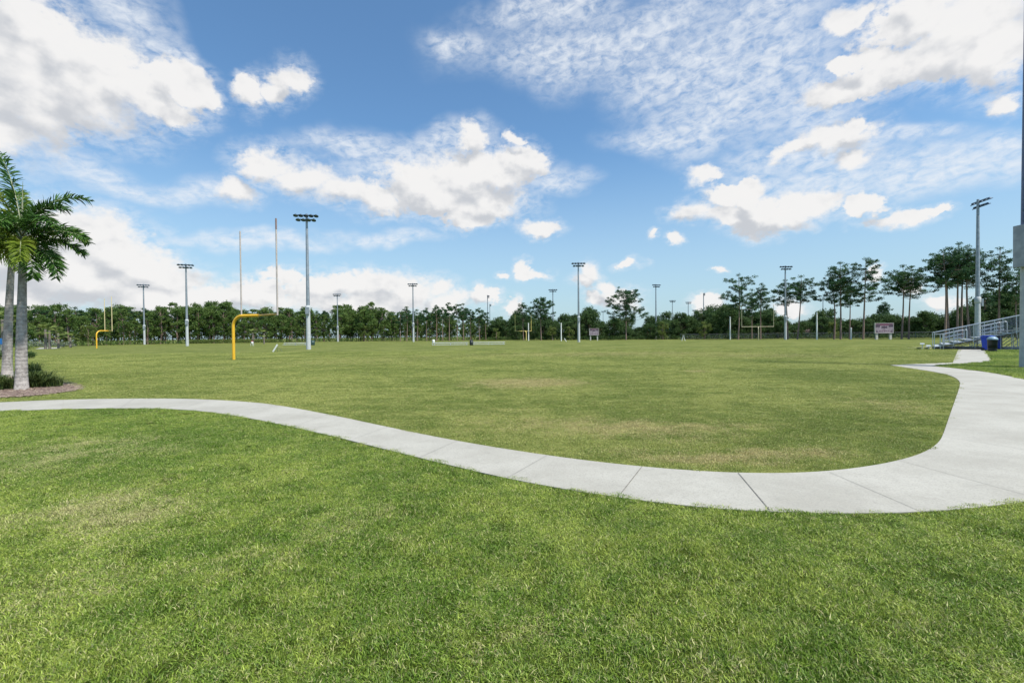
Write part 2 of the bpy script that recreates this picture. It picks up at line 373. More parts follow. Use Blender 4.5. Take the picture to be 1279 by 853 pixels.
# faint painted line on the far left pitch
M_line = mat('field_paint', (.34, .38, .25), (.20, .26, .12), .95, scale=3)
lb = MB()
for a, b2 in [((112,448.2),(165,446.6)),((172,446.4),(240,444.4))]:
    A = Vector((*G(*a), 0)); Bq = Vector((*G(*b2), 0)); d = (Bq-A).normalized(); nn = Vector((-d.y, d.x, 0))*.05
    lb.add([(*(A+nn).xy, .004), (*(A-nn).xy, .004), (*(Bq-nn).xy, .004), (*(Bq+nn).xy, .004)], [(0, 1, 2, 3)])
lb.build('field_line', M_line, kind='structure')
# mulch bed under the palms
M_mulch = mat('mulch', (.10, .062, .048), (.22, .15, .125), .95, scale=26, bump=.9, detail=6)
bed = smooth_poly([G(*q) for q in [(-110,497),(-40,498),(20,496.5),(60,493),(92,488),(98,485),(88,480.5),(60,476),(20,472),(-30,468),(-100,468),(-130,480),(-110,497)]])[:-1]
MB().prism(bed, -.05, .02).build('mulch_bed', M_mulch, kind='structure')

# ------------------------------------------------------------------ grass: tufts built once, scattered by geometry nodes
def pip(pts, poly):
    x, y = pts[:, 0], pts[:, 1]; inside = np.zeros(len(pts), bool); j = len(poly)-1
    for i in range(len(poly)):
        xi, yi = poly[i]; xj, yj = poly[j]
        if yi != yj:
            inside ^= ((yi > y) != (yj > y)) & (x < (xj-xi)*(y-yi)/(yj-yi)+xi)
        j = i
    return inside
rng = np.random.default_rng(7)
def wedge(y0, y1, dens, power_from, px=1.22, pad=1.5):
    """random points inside the view's wedge (a little wider), thinning out with distance"""
    ys = []; xs = []
    yb = y0
    while yb < y1:
        ye = min(yb*1.12 + .1, y1); ym = (yb+ye)/2
        r = dens*min(1, (power_from/max(ym, .1)))**1.15
        hw = px*ye + pad; nn = rng.poisson(r*(ye-yb)*2*hw)
        xs.append(rng.uniform(-hw, hw, nn)); ys.append(rng.uniform(yb, ye, nn)); yb = ye
    return np.stack([np.concatenate(xs), np.concatenate(ys)], 1)
def tufts(nv, nb, rad, hmin, hmax, wid, lean):
    V = []; T = []; tint = []; dry = []; tuft = []
    for t_ in range(nv):
        for _ in range(nb):
            r = rad*math.sqrt(rng.random()); a = rng.uniform(0, 6.2832); x, y = r*math.cos(a), r*math.sin(a)
            h = rng.uniform(hmin, hmax); l = rng.uniform(.15, lean)*h; b_ = rng.uniform(0, 6.2832); w_ = wid*rng.uniform(.6, 1.3)/2
            dx, dy = math.cos(b_), math.sin(b_); q = rng.uniform(0, 6.2832); ax, ay = math.cos(q)*w_, math.sin(q)*w_
            k = len(V); hz = h*rng.uniform(.75, 1.)
            V += [(x-ax, y-ay, -.004), (x+ax, y+ay, -.004), (x+dx*l*.35+ax*.9, y+dy*l*.35+ay*.9, hz*.6), (x+dx*l*.35-ax*.9, y+dy*l*.35-ay*.9, hz*.6), (x+dx*l, y+dy*l, hz)]
            T += [(k, k+1, k+2), (k, k+2, k+3), (k+3, k+2, k+4)]
            ti = rng.random(); dd_ = rng.random()
            tint += [ti]*5; dry += [dd_]*5; tuft += [t_]*5
    return np.array(V), np.array(T), tint, dry, tuft
def scatter(name, m, pts, zs, scl, tparams, label, cat):
    V, T, tint, dry, tuft = tufts(*tparams); nv = len(V); npt = len(pts)
    P3 = np.concatenate([pts, np.full((npt, 1), zs) if np.isscalar(zs) else zs[:, None]], 1)
    me = bpy.data.meshes.new(name)
    allV = np.concatenate([V, P3]).astype(np.float32); me.vertices.add(len(allV)); me.vertices.foreach_set('co', allV.ravel())
    nf = len(T); me.loops.add(nf*3); me.loops.foreach_set('vertex_index', T.astype(np.int32).ravel()); me.polygons.add(nf)
    me.polygons.foreach_set('loop_start', np.arange(0, nf*3, 3, dtype=np.int32)); me.polygons.foreach_set('loop_total', np.full(nf, 3, dtype=np.int32))
    def fa(nm, arr, typ='FLOAT', key='value'):
        a = me.attributes.new(nm, typ, 'POINT'); a.data.foreach_set(key, arr)
    z = np.zeros(npt)
    fa('tint', np.concatenate([tint, z]).astype(np.float32)); fa('dryness', np.concatenate([dry, z]).astype(np.float32))
    fa('tuft', np.concatenate([tuft, z]).astype(np.int32), 'INT'); fa('pick', np.concatenate([np.zeros(nv), rng.integers(0, tparams[0], npt)]).astype(np.int32), 'INT')
    fa('is_blade', np.concatenate([np.ones(nv), z]).astype(bool), 'BOOLEAN')
    rot = np.zeros((nv+npt, 3)); rot[nv:, 2] = rng.uniform(0, 6.2832, npt); rot[nv:, 0] = rng.normal(0, .05, npt)
    s3 = np.ones((nv+npt, 3)); s3[nv:] = scl
    fa('rot', rot.astype(np.float32).ravel(), 'FLOAT_VECTOR', 'vector'); fa('scl', s3.astype(np.float32).ravel(), 'FLOAT_VECTOR', 'vector')
    me.update(calc_edges=True); me.materials.append(m)
    o = bpy.data.objects.new(name, me); col.objects.link(o)
    g = bpy.data.node_groups.new('scatter', 'GeometryNodeTree')
    g.interface.new_socket('Geometry', in_out='INPUT', socket_type='NodeSocketGeometry'); g.interface.new_socket('Geometry', in_out='OUTPUT', socket_type='NodeSocketGeometry')
    N = g.nodes; L = g.links
    gi = N.new('NodeGroupInput'); go = N.new('NodeGroupOutput')
    def attr(nm, ty):
        a = N.new('GeometryNodeInputNamedAttribute'); a.data_type = ty; a.inputs['Name'].default_value = nm
        return a.outputs['Attribute']
    sp = N.new('GeometryNodeSeparateGeometry'); sp.domain = 'POINT'
    L.new(gi.outputs[0], sp.inputs[0]); L.new(attr('is_blade', 'BOOLEAN'), sp.inputs[1])
    si = N.new('GeometryNodeSplitToInstances'); si.domain = 'POINT'
    L.new(sp.outputs[0], si.inputs[0]); L.new(attr('tuft', 'INT'), si.inputs['Group ID'])
    ip = N.new('GeometryNodeInstanceOnPoints'); L.new(sp.outputs[1], ip.inputs['Points']); L.new(si.outputs[0], ip.inputs['Instance'])
    ip.inputs['Pick Instance'].default_value = True; L.new(attr('pick', 'INT'), ip.inputs['Instance Index'])
    L.new(attr('rot', 'FLOAT_VECTOR'), ip.inputs['Rotation']); L.new(attr('scl', 'FLOAT_VECTOR'), ip.inputs['Scale'])
    L.new(ip.outputs[0], go.inputs[0])
    o.modifiers.new('scatter', 'NODES').node_group = g
    return tag(o, label, cat, None, 'stuff')
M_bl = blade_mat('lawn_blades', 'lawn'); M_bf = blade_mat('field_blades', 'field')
def shrink_ok(pts, poly, r):   # keep tuft centres a hair off the concrete
    ok = np.ones(len(pts), bool)
    for dx, dy in ((r, 0), (-r, 0), (0, r), (0, -r)): ok &= ~pip(pts + np.array([dx, dy]), poly)
    return ok
pl = wedge(.9, 13, 150, 5.5)
pl = pl[pip(pl, lawn_near) & shrink_ok(pl, path_poly, .035)]
sN = np.stack([rng.uniform(.8, 1.3, len(pl))]*2 + [rng.uniform(.65, 1.25, len(pl))], 1)
sN[:, 2] *= .8 + .5*np.clip(np.sin(pl[:, 0]*3.1 + 1.7*np.sin(pl[:, 1]*2.3))*np.cos(pl[:, 1]*2.7 + pl[:, 0]), -1, 1)*.5
scatter('lawn_grass', M_bl, pl, .004, sN, (18, 330, .12, .009, .029, .0037, 1.4), 'thick green and straw flecked lawn in front of the concrete path', 'grass')
pt = wedge(10, 38, 60, 10., 1.35)
pt = pt[pip(pt, lawn_tri) & shrink_ok(pt, path_poly, .12)]
sT = np.stack([rng.uniform(1.2, 2.0, len(pt))]*2 + [rng.uniform(.9, 1.4, len(pt))], 1)
scatter('lawn_grass', M_bl, pt, .006, sT, (10, 150, .12, .02, .06, .006, 1.2), 'bright green wedge of lawn beside the bleachers and bins', 'grass')
pf = wedge(4.2, 48, 75, 7., 1.22)
keep = ~pip(pf, lawn_near) & ~pip(pf, lawn_tri) & shrink_ok(pf, path_poly, .07) & ~pip(pf, bed)
pf = pf[keep]; k_ = np.clip(pf[:, 1]/7., 1, 6)**.5
sF = np.stack([rng.uniform(.9, 1.3, len(pf))*k_]*2 + [rng.uniform(.7, 1.2, len(pf))*k_**.3], 1)
scatter('field_grass', M_bf, pf, 0., sF, (14, 230, .13, .006, .018, .0046, 1.5), 'closely mown sports field turf with dry tan patches', 'grass')

# ------------------------------------------------------------------ common materials
M_bark = mat('pine_bark', (.30, .205, .165), (.17, .12, .10), .95, scale=5, bump=.5)
M_needle = leaf_mat('pine_needles', (.026, .072, .036), (.074, .145, .050), (.048, .105, .038))
M_wood_leaf = leaf_mat('wood_leaves', (.045, .105, .026), (.170, .240, .065), (.110, .175, .042))
M_oak_leaf = leaf_mat('scrub_leaves', (.036, .080, .028), (.095, .150, .050), (.070, .120, .034))
M_yel_leaf = leaf_mat('yellow_green_leaves', (.09, .14, .03), (.17, .21, .06))
M_steel = mat('galvanised_steel', (.36, .39, .42), (.26, .29, .32), .5, .55, scale=3)
M_dark = mat('lamp_housing', (.11, .16, .22), (.07, .105, .15), .45, .4, scale=6)
M_pole_conc = mat('pole_concrete', (.50, .52, .52), (.40, .42, .43), .85, scale=4)
M_yellow = mat('goal_yellow', (.80, .46, .03), (.68, .38, .025), .4, scale=5)
M_pale_yel = mat('upright_paint', (.72, .60, .34), (.62, .5, .28), .5, scale=5)
M_upr_grey = mat('upright_faded', (.50, .44, .40), (.40, .35, .32), .6, scale=5)
M_white = mat('white_paint', (.78, .78, .75), (.66, .66, .63), .55, scale=4)
M_alu = mat('aluminium', (.62, .65, .67), (.50, .53, .56), .4, .6, scale=9)
M_rusty = mat('dark_frame', (.10, .085, .07), (.16, .12, .09), .7, .2, scale=9)
M_blue = mat('blue_plastic', (.015, .06, .50), (.012, .05, .42), .4, scale=6)
M_black = mat('black_plastic', (.012, .016, .022), (.02, .03, .03), .5, scale=6)
M_lid = mat('grey_lid', (.22, .32, .38), (.16, .25, .32), .45, scale=6)
M_palmbark = None

# ------------------------------------------------------------------ leaves and trees
def leaves(r, centers, radii, n_each, size, flat=.6, asp=.4):
    """scatter leaf faces through ellipsoid clumps; returns V, F, tint"""
    C = []; Q = []; T = []
    for c_, rad, k in zip(centers, radii, n_each):
        d = r.normal(size=(k, 3)); d /= np.linalg.norm(d, axis=1)[:, None]
        rr = rad*(r.random(k)**.45)[:, None]*(.75 + .5*r.random((k, 1)))
        p = d*rr; p[:, 2] *= flat; C.append(p + np.array(c_)); T.append(np.clip(np.full(k, r.random()) + r.normal(0, .22, k), 0, 1))
    C = np.concatenate(C); T = np.concatenate(T); k = len(C)
    a = r.normal(size=(k, 3)); a /= np.linalg.norm(a, axis=1)[:, None]; b_ = np.cross(a, r.normal(size=(k, 3))); b_ /= np.linalg.norm(b_, axis=1)[:, None]
    s_ = size*(.6 + .8*r.random((k, 1)))
    u = a*s_/2; v = b_*s_*asp/2
    V = np.stack([C-u, C+v, C+u, C-v], 1).reshape(-1, 3)
    return V, np.arange(4*k).reshape(-1, 4), np.repeat(T, 4)
def pine_geo(seed, h, cw, base=.55, dome=False, lean=0., nl=26, dens=1., leaf=.34):
    """tall pine: bare trunk, wandering limbs, separate needle clumps; returns trunk MB and foliage arrays"""
    r = np.random.default_rng(seed); tb = MB(); R0 = .0095*h + .04
    bend = r.normal(0, .012*h, 2); trunk = []
    for i in range(9):
        u = i/8; trunk.append((lean*h*u + bend[0]*math.sin(u*3.), bend[1]*math.sin(u*2.4), h*.95*u))
    tb.tube(trunk, [R0*(1-.8*i/8) for i in range(9)], 8)
    def tp(u): 
        x = u*8; i = min(int(x), 7); f = x-i; return np.array(trunk[i])*(1-f) + np.array(trunk[i+1])*f
    cs = []; rs = []
    for i in range(nl):
        u = base + (1-base)*((i + r.random())/nl); a = i*2.4 + r.normal(0, .4)
        v = (u-base)/(1-base)
        if dome: L = cw*math.sqrt(max(0.05, 1-(v*1.0)**2.2))*(.55 + .55*r.random()); rise = .25 + .5*v
        else: L = cw*(.35 + .65*math.sin(math.pi*min(1, .2+.75*v)))*r.uniform(.45, 1.15); rise = r.uniform(.05, .5)
        p0 = tp(min(u*.93, .98)); d = np.array([math.cos(a), math.sin(a), rise])
        p1 = p0 + d*L*.5 + np.array([0, 0, -.03*L]); p2 = p0 + d*L + np.array([0, 0, r.uniform(-.1, .12)*L])
        if p2[2] > h: p2[2] = h - .2*r.random()
        rb = R0*(.30*(1-.6*v)); tb.tube([p0, p1, p2], [rb, rb*.65, rb*.3], 5, caps=False)
        k = max(2, int(L/.85*dens + .5))
        for j in range(k):
            f = (j+1)/k; q = p1 + (p2-p1)*f if f > .4 else p0 + (p1-p0)*(f*2+.2)
            if r.random() < .18: continue
            cs.append(q + np.array([r.normal(0, .28), r.normal(0, .28), r.normal(.12, .15)])*min(1, L)); rs.append(r.uniform(.38, .88)*(.60 + .022*h))
    cs.append(tp(1.) + np.array([0, 0, .1])); rs.append(.7)
    V, Fq, T = leaves(r, cs, rs, [int(88*q**1.7) + 18 for q in rs], leaf, .58, .34)
    return tb, V, Fq, T
def pine(name, loc, geo, label, group=None, leafm=None):
    tb, V, Fq, T = geo
    t_ = empty(name, (*loc, 0), 0, label, 'tree', group)
    tb.build('trunk', M_bark, t_)
    mesh_obj('crown', fast_mesh('crown', V, Fq, {'tint': T}), leafm or M_needle, t_)
    return t_
def bushy_geo(seed, h, cw, low=.12, nc=46, leaf=.30, top=1.):
    r = np.random.default_rng(seed); tb = MB(); R0 = .014*h + .04
    tb.tube([(0, 0, 0), (.05*h*r.normal(0, .4), 0, h*.4), (.03*h, .04*h*r.normal(), h*.85)], [R0, R0*.7, R0*.25], 7)
    cs = []; rs = []
    for i in range(nc):
        v = r.random()**.8; z = h*(low + (1-low)*v); w_ = cw*(math.sin(math.pi*(.18 + .72*v))**.7)
        a = r.uniform(0, 6.283); q = w_*math.sqrt(r.random())
        p = np.array([q*math.cos(a), q*math.sin(a), min(z, h-.3)]); cs.append(p); rs.append(r.uniform(.5, 1.05)*cw/2.6)
        if i % 3 == 0: tb.tube([(0, 0, max(.3, z-h*.2)), tuple(p)], [R0*.35, R0*.1], 4, caps=False)
    V, Fq, T = leaves(r, cs, rs, [int(70*q**1.3) + 30 for q in rs], leaf, .8, .55)
    return tb, V, Fq, T

# -- distinct tall pines of the right half: column, top row, distance, crown half width (m), base of crown, kind
PINES = [
 (654,377,150,2.6,.55,True,0,'small round crowned pine behind the middle goal, left of the larger dome pine'),
 (676,370,140,4.2,.50,True,0,'dome crowned pine with see-through crown just right of the middle goal'),
 (782,361,132,6.3,.38,True,0,'broad round crowned pine standing alone beside the little scoreboard'),
 (922,340,115,4.8,.50,False,0,'tall full crowned pine behind the left end of the wide goal'),
 (939,368,125,1.9,.55,False,0,'thin short pine between two larger pines behind the wide goal'),
 (950,352,120,3.2,.60,False,.02,'slim pine leaning over the crossbar of the wide goal'),
 (984,347,112,2.6,.62,False,-.05,'pine with a small crown touching a floodlight pole'),
 (996,342,110,3.4,.60,False,.05,'forked looking pine with crown leaning away from the floodlight pole'),
 (1042,338,106,3.6,.55,False,-.06,'pine leaning outward at the edge of the group beside the white post'),
 (1050,324,104,3.6,.66,False,0,'stout trunked tall pine next to the white post'),
 (1061,352,108,2.6,.62,False,.02,'shorter pine squeezed between two tall ones near the large scoreboard'),
 (1078,319,100,4.3,.50,False,.03,'tallest ragged pine just before the large scoreboard'),
 (1104,377,135,2.0,.70,False,0,'little distant pine showing above the large scoreboard'),
 (1126,328,100,4.3,.66,False,.02,'flat topped pine just past the large scoreboard'),
 (1135,334,101,3.8,.62,False,.05,'twin pine with low drooping limb past the large scoreboard'),
 (1180,309,92,3.6,.62,False,-.04,'bare stemmed pine opening the cluster behind the bleachers'),
 (1185,312,94,3.2,.66,False,-.02,'second stem of the pine cluster behind the bleachers'),
 (1196,299,92,4.0,.66,False,.02,'highest pine of the cluster behind the bleachers'),
 (1201,306,95,3.2,.62,False,.03,'slender pine directly beside the floodlight pole behind the bleachers'),
 (1211,302,92,3.8,.62,False,.0,'thick pine seen just before the floodlight pole behind the bleachers'),
 (1231,362,110,2.0,.6,False,0,'small dark pine top between the floodlight pole and the last pines'),
 (1247,305,90,3.2,.58,False,.01,'tall pine above the raised end of the bleachers'),
 (1270,338,88,3.4,.55,False,.0,'pine half hidden by the post at the photo edge'),
 (1305,320,90,3.6,.55,False,.0,'pine beyond the post at the photo edge'),
]
for i, (px, py, D, cw, base, dome, lean, lab) in enumerate(PINES):
    x, y = B(px - lean*Zat(px, py, D)*.0, D); h = Zat(px, py, D)
    pine('pine_tree', (x, y), pine_geo(100+i, h, cw, base, dome, lean, 56 if dome and cw > 4 else 32, 1.3, .34), lab)
# -- stand of pines with daylight between trunks, middle of the wood
gst = 'tall pines with daylight between their trunks'
for i, (px, py) in enumerate([(500,389),(508,382),(521,386),(533,384),(545,380),(553,383),(561,377),(571,379),(579,378),(588,386),(599,384),(607,392)]):
    D = 150 + (i*37 % 17); x, y = B(px, D); h = Zat(px, py, D)
    pine('pine_tree', (x, y), pine_geo(200+i, h, 2.7, .60, False, 0, 18, 1.2, .42), ['first', 'second', 'third', 'fourth', 'fifth', 'sixth', 'seventh', 'eighth', 'ninth', 'tenth', 'eleventh', 'last'][i] + ' trunk from the left in the open pine stand behind the long benches', gst)
# -- dense wood on the left: eight trees, copied
protos = []
for i in range(8):
    h = 9.6 + i*.25; geo = bushy_geo(300+i, h, 2.6 if i < 5 else 2.1, .20, 46, .34)
    protos.append((geo, h))
gwd = 'dense wood along the left edge of the field'
prow = []
def wood_D(px): return float(np.interp(px, [-130, 90, 170, 420, 530, 640], [98, 112, 140, 174, 176, 168]))
done = {}
def put_tree(kind, i, loc, s, rz, label, group, m, geo, h, cat='tree', name='woodland_tree'):
    key = (kind, i)
    if key not in done:
        t_ = empty(name, (*loc, 0), rz, label, cat, group); geo[0].build('trunk', M_bark, t_)
        mesh_obj('crown', fast_mesh('crown', geo[1], geo[2], {'tint': geo[3]}), m, t_); done[key] = t_
    else:
        t_ = copy_tree(done[key]); t_.location = (*loc, 0); t_.rotation_euler = (0, 0, rz); tag(t_, label, cat, group)
    t_.scale = s
    return t_
rr = random.Random(5)
px = -130.
while px < 632:
    for row in (0, 1, 2):
        D = wood_D(px) + row*6 + rr.uniform(-2, 2); x, y = B(px + rr.uniform(-4, 4), D)
        top = 389 + 3.0*math.sin(px*.021) + 2.0*math.sin(px*.063 + 1) + rr.choice((-6, -3, -1, 0, 2, 4, 8, 13 if row == 0 else 5)) + rr.uniform(-1.5, 1.5) - (3 if row else 0)
        if px > 480: top += 8 + (4 if row else 0)
        if px < 60: top -= 4
        hh = Zat(px, top, D); i = rr.randrange(8); geo, h = protos[i]; s = hh/h
        put_tree('wood', i, (x, y), (s*rr.uniform(.75, 1.15), s*1.0, s), rr.uniform(0, 6.28), 'green crowned tree in the close packed wood beyond the field', gwd, M_wood_leaf, geo, h)
    px += 3.3*F/wood_D(px)*rr.uniform(.6, 1.3)
# emergent crowns above the wood
TOPS = ['directly behind the slender floodlight pole','just right of the slender floodlight pole','left of the second floodlight pole','right of the second floodlight pole','left of the near goal upright','nearest the palm fronds','behind the slim fan palm','just past the far yellow goal','under the near goal crossbar','between near goal and largest pole','right of the thin floodlight pole','left of the pole by the pine stand','beside the palm trunks','left of the thin floodlight pole']
for i, (px, py) in enumerate([(180,384),(207,386),(222,388),(262,386),(290,385),(60,384),(95,383),(146,383),(330,388),(352,387),(445,388),(487,391),(20,380),(405,388)]):
    D = wood_D(px) + 10; x, y = B(px, D); h = Zat(px, py, D)
    pine('pine_tree', (x, y), pine_geo(260+i, h, 2.2, .68, False, 0, 12, 1.1, .42), 'thin pine top above the dense wood, ' + TOPS[i], 'pine tops above the dense wood')
for i in range(26):
    px = 45 + i*17.3 + rr.uniform(-7, 7); D = wood_D(px) + rr.uniform(2, 12); x, y = B(px, D); h = Zat(px, 388 + rr.uniform(-4, 3) + (3 if px > 380 else 0), D)
    pine('pine_tree', (x, y), pine_geo(700+i, h, rr.uniform(1.6, 2.8), .66, i % 3 == 0, 0, 12, 1.2, .42), 'small pine crown just clearing the roofline of the dense wood', 'small crowns along the roofline of the wood')
# -- lower mixed trees on the right half
scr = []
for i in range(6):
    h = 6.2; scr.append((bushy_geo(400+i, h, 3.0, .05, 56, .32), h))
SCT = [(600,403),(625,404),(650,398),(676,399),(700,397),(730,392),(750,399),(770,400),(800,412),(815,404),(835,397),(860,397),(885,394),(905,386),(925,390),(945,392),(965,390),(985,400),(1000,396),(1020,396),(1035,391),(1060,398),(1085,400),(1100,394),(1120,396),(1140,393),(1165,398),(1185,394),(1210,386),(1235,378),(1260,370),(1290,366),(1330,366),(1380,366)]
def prof(px):
    for (a, b_), (c_, d_) in zip(SCT, SCT[1:]):
        if a <= px <= c_: return b_ + (d_-b_)*(px-a)/(c_-a)
    return 398
def far_D(px): return float(np.interp(px, [600, 668, 700, 1200, 1400], [168, 160, 146, 108, 95]))
px = 612.
gsc = 'mixed scrub trees along the far edge of the field'
while px < 1390:
    for row in (0, 1, 2):
        D = far_D(px) + 4 + row*6 + rr.uniform(-2, 2)
        if 800 < px < 812 and row == 0: continue
        x, y = B(px + rr.uniform(-4, 4), D); top = prof(px) + rr.choice((-8, -4, -2, 0, 2, 5, 8)) + rr.uniform(-1.5, 1.5) + (0 if row else 3); hh = max(2.5, Zat(px, top, D))
        i = rr.randrange(6); geo, h = scr[i]; s = hh/h
        put_tree('scrub', i, (x, y), (s*.5+.45, s*.5+.45, s), rr.uniform(0, 6.28), 'dark leafy scrub tree in the low belt behind the field', gsc, M_oak_leaf, geo, h, name='scrub_tree')
    px += 4.0*F/far_D(px)*rr.uniform(.8, 1.1)
# lighter yellow-green young trees
for px, py, lab in [(455,407,'yellow-green young tree at the foot of the wood'),(620,410,'light green sapling behind the long benches'),(690,407,'yellow-green bush tree behind the thin white post'),(711,408,'yellow-green bush tree beside the tall floodlight pole'),(880,402,'light green young tree near the first white post'),(1041,402,'weedy light green thicket tree beside the white post'),(828,402,'olive young tree in front of the pale building'),(110,407,'light green young tree behind the far goal')]:
    D = (wood_D(px) if px < 600 else far_D(px)) - 3; x, y = B(px, D); h = Zat(px, py, D)
    geo = bushy_geo(int(px), h, h*.36, .15, 26, .28)
    put_tree('young', px, (x, y), (1, 1, 1), 0, lab, None, M_yel_leaf, geo, h, name='young_tree')
# undergrowth along the foot of the trees: countless, one object
def under(name, pxs, D_of, hgt, label, m, seed, step=.9, leaf=.22):
    r = np.random.default_rng(seed); cs = []; rs = []
    px_ = pxs[0]
    while px_ < pxs[1]:
        D = D_of(px_); x, y = B(px_, D); cs.append((x, y + r.normal(0, .7), hgt*r.uniform(.25, .6))); rs.append(hgt*r.uniform(.45, .8)); px_ += step*F/D
    V, Fq, T = leaves(r, cs, rs, [95]*len(cs), leaf, .75, .6)
    V[:, 2] = np.abs(V[:, 2])
    mesh_obj(name, fast_mesh(name, V, Fq, {'tint': T}), m, label=label, cat='undergrowth', kind='stuff')
under('undergrowth', (-130, 640), lambda p: wood_D(p) - 3.5, 1.5, 'low tangled undergrowth along the foot of the left wood', M_wood_leaf, 11)
under('undergrowth', (600, 1400), lambda p: far_D(p) + .5, 1.5, 'dark undergrowth along the far edge of the field on the right', M_oak_leaf, 12)
under('undergrowth', (-130, 640), lambda p: wood_D(p) + 8, 4.5, 'shaded thicket filling the inside of the left wood', M_wood_leaf, 13, 1.4, .5)
under('undergrowth', (600, 1400), lambda p: far_D(p) + 15, 3.2, 'thicket behind the scrub trees on the right', M_oak_leaf, 14, 1.2, .45)
# clipped hedge in front of the wood
r_ = np.random.default_rng(77)
hc = []
for q in np.arange(238, 345, 1.6):
    D = wood_D(q) - 6; hc.append((*B(q, D), .75))
V, Fq, T = leaves(r_, hc, [.9]*len(hc), [110]*len(hc), .2, .8, .6); V[:, 2] = np.clip(np.abs(V[:, 2]), 0, 1.45)
hd = empty('hedge', (*B(290, wood_D(290) - 6), 0), 0, 'long low hedge at the foot of the wood behind the near goal', 'hedge')
ho = mesh_obj('foliage', fast_mesh('foliage', V - np.array([*B(290, wood_D(290) - 6), 0]), Fq, {'tint': T}), M_yel_leaf, hd)

# ------------------------------------------------------------------ sabal palms at the left wood and by the hedge
M_fan = leaf_mat('fan_leaves', (.11, .17, .04), (.24, .29, .08))
M_fan_dry = leaf_mat('dry_fronds', (.22, .17, .09), (.32, .26, .14))
M_sabal = mat('sabal_bark', (.22, .19, .165), (.14, .12, .10), .95, scale=9)
def sabal_geo(seed, h):
    r = np.random.default_rng(seed); V = []; Fq = []
    for i in range(30):
        a = r.uniform(0, 6.283); e = r.uniform(-.7, 1.3); c_ = np.array([math.cos(a)*math.cos(e)*1.1, math.sin(a)*math.cos(e)*1.1, h + math.sin(e)*.9])
        out = c_ - np.array([0, 0, h]); out /= np.linalg.norm(out); side = np.cross(out, [0, 0, 1.]); side /= np.linalg.norm(side) + 1e-6
        for j in range(11):
            t_ = (j-5)/5*1.25; d = out*math.cos(t_) + side*math.sin(t_); w_ = np.cross(d, out + .1)*.0 + side*.085
            k = len(V); L = .75*r.uniform(.8, 1.1)
            V += [c_ - w_, c_ + w_, c_ + d*L + np.array([0, 0, -.15*L])]; Fq.append((k, k+1, k+2))
    return V, Fq
for px, py, D, rz, lab in [(57,404,78,0,'fan palm with pale trunk, nearest pair left one of the trio by the wood'),(62,406,80,1,'fan palm close beside its twin at the left wood'),(73,409,84,2,'slimmer fan palm standing apart at the left wood'),(316,408,118,3,'fan palm seen under the crossbar of the near goal'),(330,409,120,4,'bushy fan palm just beyond the near goal crossbar'),(4,392,60,5,'fan palm behind the pale palm trunks'),(88,414,92,6,'low fan palm at the foot of the wood near the far goal')]:
    x, y = B(px, D); h = Zat(px, py + 8, D)
    t_ = empty('fan_palm', (x, y, 0), rz, lab, 'palm')
    MB().tube([(0, 0, 0), (.04, 0, h*.5), (0, 0, h+.1)], [.20, .17, .16], 8).build('trunk', M_sabal, t_)
    V, Fq = sabal_geo(900+int(px), h); tn = np.repeat(np.random.default_rng(3).random(len(Fq)), 3)
    mesh_obj('crown', fast_mesh('crown', V, Fq, {'tint': tn}), M_fan, t_)

# ------------------------------------------------------------------ foxtail palms, near left
M_palmbark = bpy.data.materials.new('palm_bark'); M_palmbark.use_nodes = True
t = M_palmbark.node_tree; n = NT(t); p_ = n.pos(); x_, y_, z_ = n.sep(p_)
f1 = n.noise(n.vec('MULTIPLY', p_, (1, 1, .6)), 9, 5, .7); ring = n.math('SINE', n.math('ADD', n.math('MULTIPLY', z_, 52), n.math('MULTIPLY', f1, 9)))
f4 = n.noise(p_, 34, 3, .6)
c = n.mix(n.sstep(f1, .35, .7), (.44, .40, .365), (.215, .19, .172)); c = n.mix(n.math('MULTIPLY', n.sstep(ring, .55, 1.), .5), c, (.20, .18, .17)); c = n.mix(n.math('MULTIPLY', n.sstep(f4, .58, .7), .55), c, (.13, .11, .10))
b = t.nodes['Principled BSDF']; b.inputs['Roughness'].default_value = .95; t.links.new(c, b.inputs['Base Color'])
bp = t.nodes.new('ShaderNodeBump'); bp.inputs['Strength'].default_value = .7; bp.inputs['Distance'].default_value = .015; t.links.new(n.math('ADD', f1, n.math('MULTIPLY', ring, .2)), bp.inputs['Height']); t.links.new(bp.outputs[0], b.inputs['Normal'])
M_frond = leaf_mat('palm_fronds', (.028, .085, .020), (.080, .165, .030), (.055, .125, .022), trans=.25, rough=.42)
M_frond_l = leaf_mat('palm_fronds_light', (.08, .17, .02), (.26, .30, .04), (.14, .24, .03), trans=.35, rough=.42)
M_shaft = mat('crownshaft', (.20, .24, .12), (.30, .30, .20), .6, scale=6)
